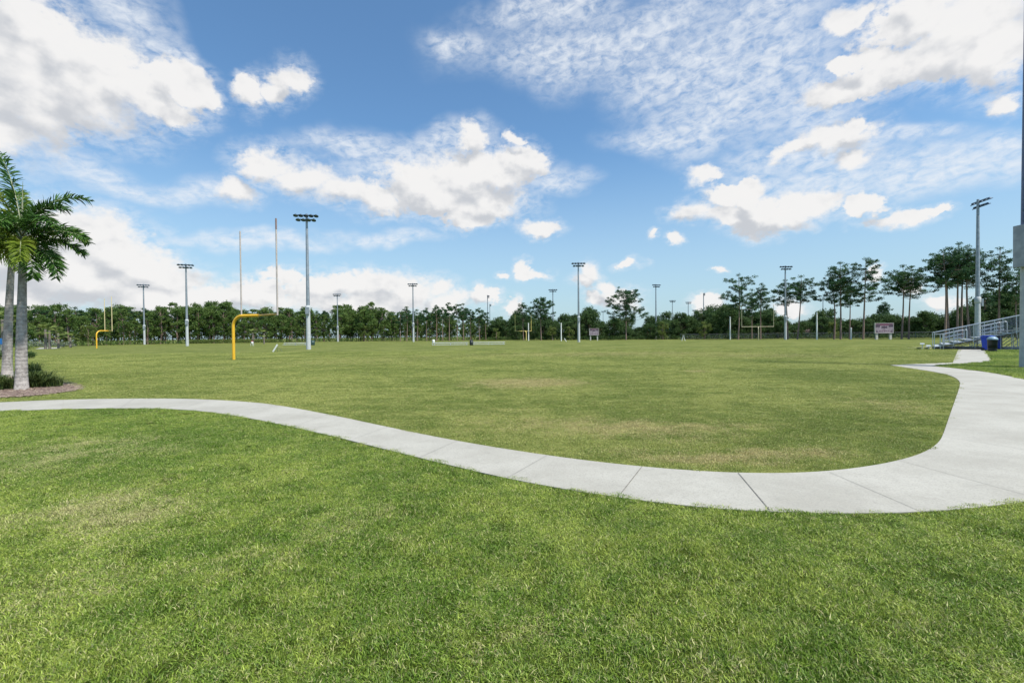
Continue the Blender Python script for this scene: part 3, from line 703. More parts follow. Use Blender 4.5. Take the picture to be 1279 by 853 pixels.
def frond(name, parent, origin, az_, e0, L, droop, r, m, leafL=.42, twist=0.):
    """arched rachis with rows of leaflets all round it"""
    V = []; Fq = []; T = []; N = 26; p = np.array(origin, float); e = e0; pts = [p.copy()]
    for i in range(N):
        e -= droop/N*(.4 + 1.4*i/N); d = np.array([math.cos(az_)*math.cos(e), math.sin(az_)*math.cos(e), math.sin(e)]); p = p + d*L/N; pts.append(p.copy())
    tb = MB().tube([tuple(q) for q in pts[::3]], [.024*(1 - .85*i/(len(pts[::3])-1)) + .002 for i in range(len(pts[::3]))], 5)
    base = r.random()
    for i in range(3, N):
        d = pts[i+1] - pts[i]; d /= np.linalg.norm(d); s_ = np.cross(d, [0, 0, 1.]); s_ /= np.linalg.norm(s_) + 1e-6; u_ = np.cross(s_, d)
        ll = leafL*math.sin(math.pi*min(1., .22 + .74*i/N))**.6
        for k in range(8):
            g = pts[i] + d*L/N*r.random(); th = r.choice([.1, math.pi - .1]) + r.normal(0, .55)
            o_ = s_*math.cos(th) + u_*math.sin(th); dd_ = d*.75 + o_; dd_ /= np.linalg.norm(dd_); w_ = np.cross(dd_, u_*.7 + r.normal(0, .5, 3)); w_ /= np.linalg.norm(w_) + 1e-6; w_ *= .019
            l2 = ll*r.uniform(.75, 1.1); k0 = len(V); mid = g + dd_*l2*.55; tip = g + dd_*l2 + np.array([0, 0, -.16*l2])
            V += [g - w_*.5, g + w_*.5, mid + w_, mid - w_, tip + w_*.25, tip - w_*.25]; Fq += [(k0, k0+1, k0+2, k0+3), (k0+3, k0+2, k0+4, k0+5)]
            T += [min(1, max(0, base*.6 + r.random()*.5))]*6
    o = mesh_obj(name, fast_mesh(name, V, Fq, {'tint': T}), m, parent)
    tb.build('rachis', M_shaft, o)
    return o
def foxtail(loc, h_tr, r0, lean, fr, label, seed, shaft=.9):
    r = np.random.default_rng(seed); t_ = empty('palm_tree', (*loc, 0), 0, label, 'palm')
    pts = [(lean[0]*u**1.4, lean[1]*u, h_tr*u) for u in np.linspace(0, 1, 10)]
    rad = [r0*(1.12 if i == 0 else 1 - .42*i/9) for i in range(10)]
    MB().tube([(0, 0, -.03)] + pts, [r0*1.35] + rad, 20).build('trunk', M_palmbark, t_)
    a = pts[-1]; top = (a[0], a[1], h_tr + shaft)
    MB().tube([a, (a[0], a[1], h_tr + shaft*.4), top], [rad[-1]*.95, rad[-1]*.8, .05], 14).build('crownshaft', M_shaft, t_)
    for (fa_, fe, fl, fd, mm) in fr:
        z = h_tr + shaft*(.55 + .4*min(1, max(0, fe))); frond('frond', t_, (a[0], a[1], z), R(fa_), fe, fl, fd, r, M_frond if mm == 0 else M_frond_l)
    MB().tube([top, (top[0]+.03, top[1], top[2] + .8), (top[0]+.06, top[1], top[2] + 1.5)], [.04, .02, .004], 6).build('spear_leaf', M_shaft, t_)
    return t_
x0, y0 = G(27, 487)
foxtail((x0, y0), Zat(31, 330, y0), .150, (.12, 0), [
    (0, .42, 2.05, .95, 0), (12, .25, 1.7, 1.0, 0), (-8, -.05, 1.75, 1.5, 0), (-30, -.3, 1.5, 1.3, 0), (5, 1.2, 1.7, 1.6, 0),
    (178, 1.15, 3.1, .8, 1), (160, 1.38, 3.1, .6, 0), (195, .95, 2.7, 1.0, 1), (30, 1.25, 2.2, 1.4, 0), (150, .6, 2.4, 1.3, 0), (185, .3, 2.2, 1.4, 0), (215, .5, 2.1, 1.5, 1), (240, .0, 1.9, 1.5, 1),
    (80, .7, 2.1, 1.4, 0), (110, .3, 2.1, 1.5, 0), (-20, .75, 1.9, 1.5, 0), (25, .55, 1.6, 1.2, 1), (140, 1.1, 2.6, .9, 1), (-45, .15, 1.7, 1.4, 1), (-85, .2, 1.9, 1.5, 1), (270, .5, 1.9, 1.6, 1), (-60, .7, 1.6, 1.5, 0), (200, -.3, 1.6, 1.2, 1)],
    'slim pale trunked feather palm in front, right hand of the pair in the mulch bed', 21, 1.0)
x1, y1 = G(9, 471)
foxtail((x1, y1), Zat(14, 325, y1), .165, (.30, 0), [
    (0, .1, 2.1, 1.6, 0), (30, .5, 2.3, 1.4, 1), (-60, .2, 2.2, 1.6, 1), (-90, .7, 2.2, 1.4, 1), (200, .4, 2.4, 1.4, 1), (160, .8, 2.4, 1.2, 0), (230, .1, 2.2, 1.5, 1), (100, .9, 2.3, 1.2, 0), (270, -.1, 1.9, 1.3, 1), (320, .5, 2.2, 1.5, 1), (180, 1.15, 2.3, .9, 0), (130, .2, 2.2, 1.5, 0)],
    'thicker feather palm standing behind, partly hidden by the front palm', 22)
x2, y2 = G(-62, 480)
foxtail((x2, y2), 4.1, .15, (-.1, .1), [(0, .9, 2.7, 1.2, 0), (10, .3, 2.4, 1.4, 1), (-40, .6, 2.4, 1.4, 1), (60, .9, 2.4, 1.2, 0), (120, .5, 2.2, 1.4, 0), (180, .8, 2.2, 1.3, 0), (240, .4, 2.2, 1.4, 1), (300, .7, 2.2, 1.4, 1), (25, 1.2, 2.6, .8, 0)],
    'feather palm at the photo edge whose fronds reach in from outside', 23)
# bed plants: arching strap leaves
M_strap = leaf_mat('strap_leaves', (.03, .055, .018), (.13, .18, .045), (.16, .17, .07), trans=.2)
def bed_plant(px, py, rad, hgt, n_, label, seed):
    r = np.random.default_rng(seed); x, y = G(px, py); V = []; Fq = []; T = []
    for i in range(n_):
        a = r.uniform(0, 6.283); L = rad*r.uniform(.5, 1.15); hh = hgt*r.uniform(.5, 1.1); q = r.uniform(0, rad*.55); a2 = r.uniform(0, 6.283)
        o_ = np.array([math.cos(a2)*q, math.sin(a2)*q, .02]); d = np.array([math.cos(a), math.sin(a), 0]); s_ = np.array([-d[1], d[0], 0])*.012; k0 = len(V); tt = r.random()
        for j in range(5):
            u = j/4; p = o_ + d*L*u*u*.8 + d*L*.2*u + np.array([0, 0, hh*math.sin(u*2.2)*1.05]); ww = s_*(1.1 - u)
            V += [p - ww, p + ww]; T += [tt, tt]
        Fq += [(k0+2*j, k0+2*j+1, k0+2*j+3, k0+2*j+2) for j in range(4)]
    t_ = empty('bed_plant', (x, y, .02), 0, label, 'plant')
    mesh_obj('foliage', fast_mesh('foliage', V, Fq, {'tint': T}), M_strap, t_)
bed_plant(48, 484, .55, .46, 330, 'dark arching clump in the mulch just beside the front palm', 1)
bed_plant(66, 483.5, .42, .30, 230, 'lowest dark clump at the end of the mulch bed', 2)
bed_plant(40, 477, .38, .60, 260, 'taller spiky tuft behind the dark clump beside the front palm', 3)
bed_plant(5, 487, .48, .38, 260, 'olive clump in front of the two palm trunks', 4)
bed_plant(-25, 484, .5, .40, 240, 'olive clump at the outer end of the mulch bed', 5)
# loose mulch chips
r_ = np.random.default_rng(9); bp_ = np.array(bed); lo = bp_.min(0); hi = bp_.max(0); q = r_.uniform(lo, hi, (16000, 2)); q = q[pip(q, bed)]
bc = bp_.mean(0); ex = bp_[r_.integers(0, len(bp_), 1500)]; q = np.concatenate([q, ex + (ex - bc)/np.linalg.norm(ex - bc, axis=1)[:, None]*np.abs(r_.normal(0, .10, 1500))[:, None] + r_.normal(0, .06, (1500, 2))])
V = []; Fq = []; T = []
for (x, y) in q:
    a = r_.uniform(0, 6.283); l = r_.uniform(.02, .055); w_ = l*.4; k0 = len(V); tl = r_.normal(0, .35)
    ca, sa = math.cos(a), math.sin(a); V += [(x - ca*l, y - sa*l, .026 - tl*l*.3 + .01), (x - sa*w_, y + ca*w_, .030), (x + ca*l, y + sa*l, .03 + tl*l*.3 + .01), (x + sa*w_, y - ca*w_, .034)]; Fq.append((k0, k0+1, k0+2, k0+3)); T += [r_.random()]*4
mesh_obj('mulch_chips', fast_mesh('mulch_chips', V, Fq, {'tint': T}), leaf_mat('mulch_chip', (.12, .08, .055), (.44, .36, .28), (.25, .19, .145), trans=.0, rough=.9), label='reddish brown bark chips scattered over the palm bed', cat='mulch', kind='stuff')
# rounded shrubs further back at the left
def round_shrub(px, py, rad, label, m, seed):
    r = np.random.default_rng(seed); x, y = G(px, py); cs = [(r.normal(0, rad*.3), r.normal(0, rad*.3), rad*.55) for _ in range(9)]
    V, Fq, T = leaves(r, cs, [rad*.55]*9, [90]*9, .10, .8, .5); V[:, 2] = np.abs(V[:, 2])
    t_ = empty('round_shrub', (x, y, 0), 0, label, 'shrub'); mesh_obj('foliage', fast_mesh('foliage', V, Fq, {'tint': T}), m, t_)
    MB().tube([(0, 0, 0), (.02, 0, rad*.6)], [.03, .015], 6).build('stem', M_bark, t_)
round_shrub(37, 448, .62, 'round reddish shrub on the grass just beyond the front palm', M_oak_leaf, 1)
round_shrub(1, 449, .8, 'dark round shrub at the photo edge behind the palm trunks', M_oak_leaf, 2)
round_shrub(33, 438, .8, 'small shrub by the pale paved patch near the wood', M_oak_leaf, 3)
MB().prism([G(*q) for q in [(44,436.2),(50,434.2),(78,433.8),(72,435.4)]], -.05, .01).build('path_patch', M_conc, kind='structure')
for px, D, s, lab in [(47,88,1.3,'silvery palmetto clump at the foot of the wood, leftmost of three'),(69,92,1.2,'silvery palmetto clump between the slim fan palms'),(84,95,1.2,'silvery palmetto clump nearest the far goal')]:
    x, y = B(px, D); r = np.random.default_rng(int(px)); V = []; Fq = []
    for i in range(90):
        a = r.uniform(0, 6.283); e = r.uniform(.1, 1.3); rr_ = s*r.uniform(.5, 1.1); c_ = np.array([math.cos(a)*math.cos(e)*rr_*1.5, math.sin(a)*math.cos(e)*rr_, math.sin(e)*rr_])
        for j in range(6):
            d = r.normal(0, 1, 3); d[2] = abs(d[2]); d /= np.linalg.norm(d); w_ = np.cross(d, [0, 0, 1.])*.05; k0 = len(V); V += [c_ - w_, c_ + w_, c_ + d*.45]; Fq.append((k0, k0+1, k0+2))
    t_ = empty('palmetto', (x, y, 0), 0, lab, 'shrub'); mesh_obj('foliage', fast_mesh('foliage', V, Fq, {'tint': np.repeat(r.random(len(Fq)), 3)}), leaf_mat('silver_leaves', (.16, .20, .15), (.30, .33, .27)), t_)

# ------------------------------------------------------------------ floodlight poles
def flood_proto():
    root = empty('floodlight_pole', (0, 0, 0))
    MB().tube([(0, 0, -.1), (0, 0, 5.4)], [.29, .25], 16).build('pole_base', M_pole_conc, root)
    MB().tube([(0, 0, 4.9), (0, 0, 5.0), (0, 0, 5.6), (0, 0, 5.7)], [.26, .31, .31, .22], 16).build('pole_collar', M_pole_conc, root)
    MB().tube([(0, 0, 5.4), (0, 0, 17.5)], [.225, .13], 14).build('pole_shaft', M_steel, root)
    MB().box((0, -.36, 5.0), (.45, .22, .9)).build('ballast_box', M_steel, root, .01)
    for z, wd, k in ((17.3, 2.5, 5), (16.75, 1.9, 4)):
        MB().box((0, -.16, z), (wd, .10, .10)).build('crossarm', M_dark, root)
        for j in range(k):
            x = (j - (k-1)/2)*wd/(k-1)
            f = empty('floodlight', (x, -.2, z), 0); f.parent = root
            Mx = Matrix.Translation((0, -.12, -.06)) @ Matrix.Rotation(R(160), 4, 'X') @ Matrix.Diagonal((1.12, 1.1, .75, 1))
            MB().lathe([(0, -.22), (.09, -.20), (.12, -.08), (.22, .02), (.26, .08), (.25, .08), (.21, .03), (0, .0)], seg=14, M=Mx).build('reflector', M_dark, f)
            MB().lathe([(.262, .07), (.27, .15), (.26, .15), (.252, .07)], seg=14, M=Mx).build('visor', M_dark, f)
    return root
fp = flood_proto()
POLES = [
 (180.5,355,132,.5,'slender floodlight pole before the wood, just beyond the far left goal'),
 (234,330,97,.4,'floodlight pole between the far left goal and the near yellow goal'),
 (385.5,268,59,.15,'largest floodlight pole, right beside the near yellow goal'),
 (422,367,166,0,'thin floodlight pole first to the right of the largest one'),
 (516.5,354,136,0,'floodlight pole at the start of the open pine stand'),
 (609.5,368,178,1.4,'side-on floodlight pole rising behind the wood right of the pine stand'),
 (612.2,380,228,1.4,'small distant pole tucked beside the side-on floodlight pole'),
 (691,361,157,0,'floodlight pole behind the dome crowned pine'),
 (723,328,100,0,'prominent floodlight pole in the middle, beside the little scoreboard'),
 (753.5,388,303,0,'tiniest far floodlight pole between the middle pole and the broad pine'),
 (819.5,355,145,.3,'tall floodlight pole right of the broad round pine'),
 (840,375,213,0,'first of the two similar distant poles right of the tall one'),
 (859.8,377,225,0,'second of the two similar distant poles right of the tall one'),
 (867,387,300,0,'very small far pole poking up from the treetops'),
 (879,366,178,1.2,'distant side-on pole standing before the full crowned pine'),
 (981,332,108,0,'floodlight pole among the pines right of the wide goal'),
 (1028,371,203,1.2,'short looking far pole beside the pine group by the white post'),
 (1221,250,55.4,1.35,'tall side-on floodlight pole rising behind the bleachers'),
]
gp = 'sports floodlight poles'
for i, (px, top, D, rz, lab) in enumerate(POLES):
    o = fp if i == 0 else copy_tree(fp)
    x, y = B(px, D); o.location = (x, y, 0); o.rotation_euler = (0, 0, rz + math.atan2(-x, y)*-.0); tag(o, lab, 'floodlight pole', gp)
# near pole at the right edge, with cabinet
x, y = B(1287, 18.3)
npole = empty('floodlight_pole', (x, y, 0), 0, 'closest steel pole at the photo edge with a grey cabinet on its side', 'floodlight pole')
M_bluepole = mat('blue_grey_steel', (.10, .13, .24), (.08, .10, .18), .5, .3, scale=2)
MB().tube([(0, 0, -.1), (0, 0, 5.4)], [.31, .28], 24).build('pole_base', M_pole_conc, npole)
MB().tube([(0, 0, 5.3), (0, 0, 17.5)], [.285, .19], 24).build('pole_shaft', M_bluepole, npole)
cb = MB().box((-.42, -.05, Zat(1268, 308, 18.3)), (.27, .42, 1.68)).build('cabinet', M_steel, npole, .012)
MB().box((-.42, -.262, Zat(1268, 305, 18.3)), (.24, .006, .012)).box((-.42, -.262, Zat(1268, 322, 18.3)), (.24, .006, .012)).build('door_seam', M_dark, cb)
for k in range(9): MB().box((-.29, 0, 4.25 + k*.42), (.07, .05, .06)).build('step_bolt', M_dark, npole)
# ------------------------------------------------------------------ goal posts
def goal(px_base, D_base, pL, DL, pR, DR, topz, m_neck, m_up, r_neck, label, ribbon=False, ru=.055):
    xb, yb = B(px_base, D_base); t_ = empty('goal_post', (xb, yb, 0), 0, label, 'goal post', 'football goal posts')
    L = Vector((*B(pL, DL), 3.1)) - Vector((xb, yb, 0)); Rr = Vector((*B(pR, DR), 3.1)) - Vector((xb, yb, 0)); C_ = (L+Rr)/2
    d = Vector((C_.x, C_.y, 0)); l = d.length; u = d.normalized() if l > .05 else Vector((0, 1, 0)); rad = min(.75, l*.6)
    pts = [(0, 0, -.05), (0, 0, 1.5), (0, 0, 3.1-rad)]
    for k in range(1, 9):
        a = k/8*math.pi/2; pts.append(tuple(u*rad*(1-math.cos(a)) + Vector((0, 0, 3.1 - rad + rad*math.sin(a)))))
    pts.append(tuple(C_))
    MB().tube(pts, r_neck, 14).build('gooseneck_post', m_neck, t_)
    MB().tube([L, Rr], .062, 12).build('crossbar', M_old_yel if ribbon else m_neck, t_)
    for ei, e in enumerate((L, Rr)):
        up = MB().tube([e + Vector((0, 0, -.08)), Vector((e.x, e.y, topz))], [ru, ru*.9], 10).build('upright', m_up, t_)
        if ribbon and ei: MB().tube([Vector((e.x, e.y, topz - .7)), Vector((e.x, e.y, topz + .02))], [.058, .058], 8).build('wind_ribbon', M_rust, up)
    return t_
M_rust = mat('faded_red', (.22, .15, .14), (.28, .2, .18), .8, scale=7)
M_old_yel = mat('weathered_yellow', (.66, .40, .06), (.42, .27, .09), .6, scale=3)
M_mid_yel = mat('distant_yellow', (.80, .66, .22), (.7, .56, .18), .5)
M_tan = mat('goal_tan', (.44, .40, .27), (.36, .32, .2), .6)
goal(292, 32.3, 302.5, 33.6, 347.5, 30.2, 9.4, M_yellow, M_upr_grey, .10, 'bright yellow gooseneck goal post nearest the camera with faded uprights', True)
goal(120.8, 80, 131.5, 84, 140.5, 80, 9.1, M_yellow, M_pale_yel, .10, 'yellow gooseneck goal post far off before the left wood')
goal(657.3, 153, 643.6, 152, 663.6, 157, 9.2, M_mid_yel, M_mid_yel, .12, 'pale yellow goal post in the distance in front of the two dome pines', ru=.085)
goal(947.3, 105, 926.5, 106.5, 966.3, 106.5, 8.2, M_tan, M_tan, .09, 'wide pale goal post in front of the full crowned pine')

# ------------------------------------------------------------------ white posts, scoreboards
for px, top, D, lab in [(912,396,118,'white post left of the wide goal'),(1020.3,391,104,'white post beside the thicket and pine group'),(660.2,404,138,'white post overlapping the middle goal'),(701,404,124,'white post between the dome pine and the middle floodlight pole'),(1063,410,102,'short grey post between the pines near the large scoreboard')]:
    x, y = B(px, D); z = Zat(px, top, D); t_ = empty('white_post', (x, y, 0), 0, lab, 'post', 'white posts at the far edge')
    MB().tube([(0, 0, -.1), (0, 0, z)], [.16, .14], 12).build('post', M_white, t_); MB().lathe([(.15, 0), (.16, .04), (.10, .10), (0, .12)], (0, 0, z), 12).build('cap', M_white, t_)
M_board = mat('board_dark', (.05, .035, .05), (.08, .05, .08), .6, scale=3)
M_boardw = mat('board_pale', (.17, .13, .16), (.34, .28, .32), .6, scale=3)
M_maroon = mat('board_maroon', (.16, .05, .09), (.11, .03, .06), .6, scale=3)
M_post_cream = mat('board_post', (.46, .45, .40), (.38, .37, .33), .7, scale=3)
def scoreboard(px, D, wd, z0, z1, label, big):
    x, y = B(px, D); t_ = empty('scoreboard', (x, y, 0), 0, label, 'scoreboard', 'scoreboards'); h = z1 - z0
    for s in (-1, 1): MB().box((s*wd*.38, .12, z0*.5+.05), (wd*.12, .25, z0 + .1)).build('leg', M_post_cream, t_)
    b = MB().box((0, 0, (z0+z1)/2), (wd, .22, h)).build('board', M_boardw, t_, .02)
    fr = MB()
    for s in (-1, 1): fr.box((s*(wd/2 + .03), 0, (z0+z1)/2), (.06, .28, h + .12)); fr.box((0, 0, (z0+z1)/2 + s*(h/2 + .03)), (wd, .28, .06))
    fr.build('frame', M_post_cream, b)
    k = wd/3.85
    MB().box((0, -.115, z1 - .30*k), (wd*.50, .02, .36*k)).build('title_panel', M_maroon, b)
    for s in (-1, 1):
        MB().box((s*wd*.36, -.115, z1 - .55*k), (wd*.24, .02, .55*k)).build('digit_window', M_board, b)
        MB().box((s*wd*.36, -.115, z1 - .18*k), (wd*.18, .02, .14*k)).build('team_strip', M_maroon, b)
        MB().box((s*wd*.40, -.115, z0 + .35*k), (wd*.10, .02, .26*k)).build('digit_window', M_board, b)
    MB().box((0, -.115, z1 - .85*k), (wd*.32, .02, .42*k)).build('clock_window', M_board, b)
    for j in range(5): MB().box((-wd*.24 + j*wd*.12, -.115, z0 + .42*k), (wd*.055, .02, .14*k)).build('digit_window', M_maroon, b)
    return t_
scoreboard(1104, 95, 3.8, 1.35, 3.40, 'large maroon and white scoreboard on two cream legs between tall pines', True)
scoreboard(742, 125, 2.5, 1.5, 3.3, 'little maroon and white scoreboard beside the middle floodlight pole', False)

# ------------------------------------------------------------------ bleachers
X0, Y0 = G(1166, 436.2)
bl = empty('bleachers', (X0, Y0, 0), R(-42), 'aluminium bleachers with guard rails rising behind the two bins', 'bleachers')
rows, run, rise, LEN = 10, .70, .19, 8.
def bx(c, d, name, m, par=bl, ry=0): return MB().box(c, d, 0, ry).build(name, m, par, 0)
for k in range(rows):
    xx = .55 + k*run; zz = .22 + k*rise
    bx((xx + .12, LEN/2, zz + .20), (.26, LEN, .05), 'seat_plank', M_alu)
    bx((xx - .26, LEN/2, zz), (.40, LEN, .04), 'foot_plank', M_alu)
    for yy in (.25, LEN*.33, LEN*.66, LEN - .25): bx((xx + .12, yy, zz + .09), (.05, .05, .18), 'seat_bracket', M_alu)
for yy in (.18, LEN*.35, LEN*.68, LEN - .18):
    f = MB(); xe = .55 + (rows-1)*run + .3; zt = .22 + (rows-1)*rise
    f.tube([(.2, yy, .13), (xe, yy, zt - .08)], .035, 6); f.tube([(.2, yy, .05), (xe, yy, .05)], .035, 6)
    for k in range(1, rows, 2):
        xx = .55 + k*run; zz = .22 + k*rise - .1; f.tube([(xx, yy, .04), (xx, yy, zz)], .035, 6)
        if k + 2 < rows: f.tube([(xx, yy, .06), (xx + 2*run, yy, zz + 2*rise - .02)], .028, 6)
    f.build('under_frame', M_rusty if yy < 1 else M_alu, bl)
def guard(yy, par_name='guard_rail'):
    g = MB(); n_ = 7; xe = 7.2
    for j in range(n_):
        xx = .05 + j*(xe-.05)/(n_-1); z = .12 + max(0, (xx - .3))/run*rise; g.tube([(xx, yy, max(.02, z-.1)), (xx, yy, z + 1.32)], .028, 6)
    g.tube([(.05, yy, 1.44), (xe, yy, .12 + (xe-.3)/run*rise + 1.32)], .032, 6)
    g.tube([(.05, yy, .18), (xe, yy, .12 + (xe-.3)/run*rise + .06)], .024, 6)
    o = g.build(par_name, M_alu, bl)
    wv = MB(); st = .11
    for sgn in (1, -1):
        x = -1.2
        while x < xe + 1.2:
            q = []
            for u in (0, 1):
                h_ = 1.26*u; xx = x + sgn*h_*1.0; q.append((xx, h_))
            if all(.05 <= p[0] <= xe for p in q):
                q = [(p[0], yy, .18 + max(0, p[0]-.3)/run*rise + p[1]) for p in q]
                wv.tube(q, .004, 3, caps=False)
            x += st
    wv.build('chain_link', M_steel, o)
guard(LEN + .05); guard(-.03)
def loop_rail(x_a, x_b, yy, name='aisle_rail'):
    g = MB()
    def sz(x): return .24 + max(0, x-.3)/run*rise
    for dz in (.95, .62, .32):
        e = x_b if dz > .9 else x_b - .04
        g.tube([(x_a, yy, sz(x_a) + dz), (e - .12, yy, sz(e) + dz - .01)] + ([(e - .02, yy, sz(e) + dz - .03), (e, yy, sz(e) + dz - .12), (e, yy, sz(e))] if dz > .9 else []), .026, 7)
    for xx in np.linspace(x_a, x_b - .6, 2): g.tube([(xx, yy, sz(xx)), (xx, yy, sz(xx) + .97)], .028, 7)
    g.build(name, M_alu, bl)
loop_rail(.7, 2.1, .9); loop_rail(3.0, 4.4, .9); loop_rail(5.2, 6.6, .9)
loop_rail(.7, 2.1, LEN*.6); loop_rail(3.0, 4.4, LEN*.6)
sr = MB()
for xx in (.05, .42, .62): sr.tube([(xx, .02, .02), (xx, .02, 1.3)], .028, 7)
sr.tube([(.05, .02, 1.3), (.62, .02, 1.3)], .028, 7)
sr.build('stair_rail', M_alu, bl)
# low front bench steps
for j, (xx, zz) in enumerate([(-.72, .42), (-.30, .24)]):
    bx((xx, LEN*.30, zz), (.30, LEN*.6, .04), 'front_plank', M_alu)
    for yy in (.15, LEN*.3, LEN*.58): bx((xx, yy, zz/2), (.05, .05, zz), 'plank_leg', M_alu)
bx((.55 + rows*run - .3, LEN/2, .22 + rows*rise + .10), (.05, LEN, .35), 'toe_board', M_alu)
# rear enclosure right of the bins
fx = empty('chainlink_fence', (*B(1250, 36.6), 0), R(-42), 'wire fence panel closing the underside of the bleachers beside the bins', 'fence')
fm = MB()
for j in range(5): fm.tube([(j*.6, 0, 0), (j*.6, 0, 1.25 + j*.16)], .025, 7)
fm.tube([(0, 0, 1.2), (2.4, 0, 1.85)], .022, 6); fm.tube([(0, 0, .1), (2.4, 0, .1)], .02, 6)
fm.build('frame', M_steel, fx)
wm = MB()
for j in range(44):
    x = j*.105
    for s in (1, -1):
        xe = x + s*1.1
        if 0 <= xe <= 2.4 and x <= 2.4: wm.tube([(x, 0, .1), (xe, 0, 1.2)], .0035, 3, caps=False)
wm.build('wire_mesh', M_steel, fx)

# ------------------------------------------------------------------ bins
def barrel(px, py, r, h, m, label, lid=None, hollow=True):
    x, y = G(px, py); t_ = empty('trash_bin', (x, y, .012), 0, label, 'bin')
    MB().lathe([(0, 0), (r*.86, 0), (r*.88, .05), (r*.95, h*.55), (r*.99, h*.57), (r, h*.95), (r*1.06, h*.96), (r*1.06, h), (r*.97, h), (r*.95, h*.3), (0, h*.28)], seg=28).build('body', m, t_)
    if lid: MB().lathe([(r*1.1, h - .01), (r*1.1, h + .05), (r*1.0, h + .10), (r*.75, h + .18), (r*.4, h + .22), (0, h + .235)], seg=28).build('dome_lid', lid, t_)
    return t_
barrel(1239.5, 439.3, .275, .88, M_black, 'black bin with grey domed lid on the concrete', M_lid)
def wheelie(px, py, label, rz, s=1.):
    x, y = G(px, py); t_ = empty('wheeled_bin', (x, y, .012), rz, label, 'bin'); b = MB()
    lo_, hi_ = (.17*s, .19*s), (.24*s, .26*s); zb, zt = .06, .98*s
    V_ = [(-lo_[0], -lo_[1], zb), (lo_[0], -lo_[1], zb), (lo_[0], lo_[1], zb), (-lo_[0], lo_[1], zb), (-hi_[0], -hi_[1], zt), (hi_[0], -hi_[1], zt), (hi_[0], hi_[1], zt), (-hi_[0], hi_[1], zt)]
    b.add(V_, [(3, 2, 1, 0), (4, 5, 6, 7), (0, 1, 5, 4), (1, 2, 6, 5), (2, 3, 7, 6), (3, 0, 4, 7)]); b.box((0, 0, zt - .03), (hi_[0]*2 + .05, hi_[1]*2 + .05, .06)); b.build('body', M_blue, t_, .015)
    l = MB().box((0, -.02, zt + .045), (hi_[0]*2 + .07, hi_[1]*2 + .1, .05)); l.box((0, -.02, zt + .08), (hi_[0]*1.7, hi_[1]*1.7, .03)); l.build('lid', M_blue, t_, .015)
    MB().tube([(-.2, hi_[1] + .06, zt - .05), (.2, hi_[1] + .06, zt - .05)], .02, 8).build('handle', M_blue, t_)
    for s_ in (-1, 1): MB().tube([(s_*.20 - .03, .18, .11), (s_*.20 + .03, .18, .11)], .11, 14).build('wheel', M_black, t_)
wheelie(1233, 438, 'blue wheeled bin in front of the bleachers, left of the black bin', .35, 1.08)
wheelie(1244, 436.4, 'blue wheeled bin half hidden behind the black bin', -.15, 1.08)

# ------------------------------------------------------------------ benches and small gear on the field
M_alud = mat('weathered_aluminium', (.60, .61, .60), (.48, .49, .49), .6, scale=5)
def long_bench(pxc, D, L, label, group):
    x, y = B(pxc, D); t_ = empty('team_bench', (x, y, 0), 0, label, 'bench', group)
    MB().box((0, 0, .45), (L, .30, .10)).build('seat', M_alud, t_)
    MB().box((0, -.48, .14), (L, .26, .09)).build('foot_plank', M_alud, t_)
    k = max(3, int(L/1.6))
    for j in range(k):
        xx = -L/2 + .3 + j*(L-.6)/(k-1); MB().box((xx, 0, .21), (.06, .25, .43)).box((xx, -.3, .06), (.05, .6, .05)).build('leg', M_alu, t_)
long_bench(563, 77, 6.0, 'long aluminium bench on the field left of the dark barrel', 'team benches'); long_bench(610.5, 78, 5.6, 'long aluminium bench on the field right of the dark barrel', 'team benches')
long_bench(369, 95, 4.8, 'pale bench beside the base of the largest floodlight pole', 'team benches')
def small_barrel(px, D, label, m, r=.32, h=.8):
    x, y = B(px, D); t_ = empty('barrel', (x, y, 0), 0, label, 'barrel')
    MB().lathe([(0, 0), (r*.94, 0), (r, .08), (r, h*.3), (r*1.05, h*.32), (r, h*.35), (r, h*.65), (r*1.05, h*.67), (r, h*.7), (r*.97, h), (0, h)], seg=18).build('body', m, t_)
    MB().lathe([(r*1.03, h - .02), (r*1.03, h + .05), (r*.6, h + .13), (0, h + .16)], seg=18).build('lid', m, t_)
small_barrel(588.8, 76, 'dark barrel standing between the two long benches', M_black, .3, .72)
small_barrel(390.5, 92, 'dark green barrel by the largest floodlight pole', mat('dark_green_plastic', (.02, .07, .06), (.02, .05, .05), .5), .42, .85)
# water cooler on a stool left of the benches
def cooler(px, D, label, body, lidm):
    x, y = B(px, D); t_ = empty('water_cooler', (x, y, 0), 0, label, 'cooler'); st = MB().box((0, 0, .40), (.5, .4, .04))
    for a in (-1, 1):
        for b_ in (-1, 1): st.box((a*.2, b_*.15, .19), (.04, .04, .38))
    st.build('stand', M_white, t_)
    MB().lathe([(0, .42), (.2, .42), (.23, .5), (.23, .82), (.21, .86), (0, .86)], seg=16).build('tank', body, t_)
    MB().lathe([(.24, .85), (.24, .93), (.15, .97), (0, .98)], seg=16).build('lid', lidm, t_)
    MB().box((0, -.25, .5), (.04, .07, .05)).build('tap', lidm, t_)
cooler(541.5, 80, 'white cooler on a stand at the end of the long benches', M_white, M_white)
cooler(315, 92, 'white cooler with red lid seen under the crossbar of the near goal', M_white, mat('red_lid', (.35, .04, .03), (.28, .03, .02), .5))
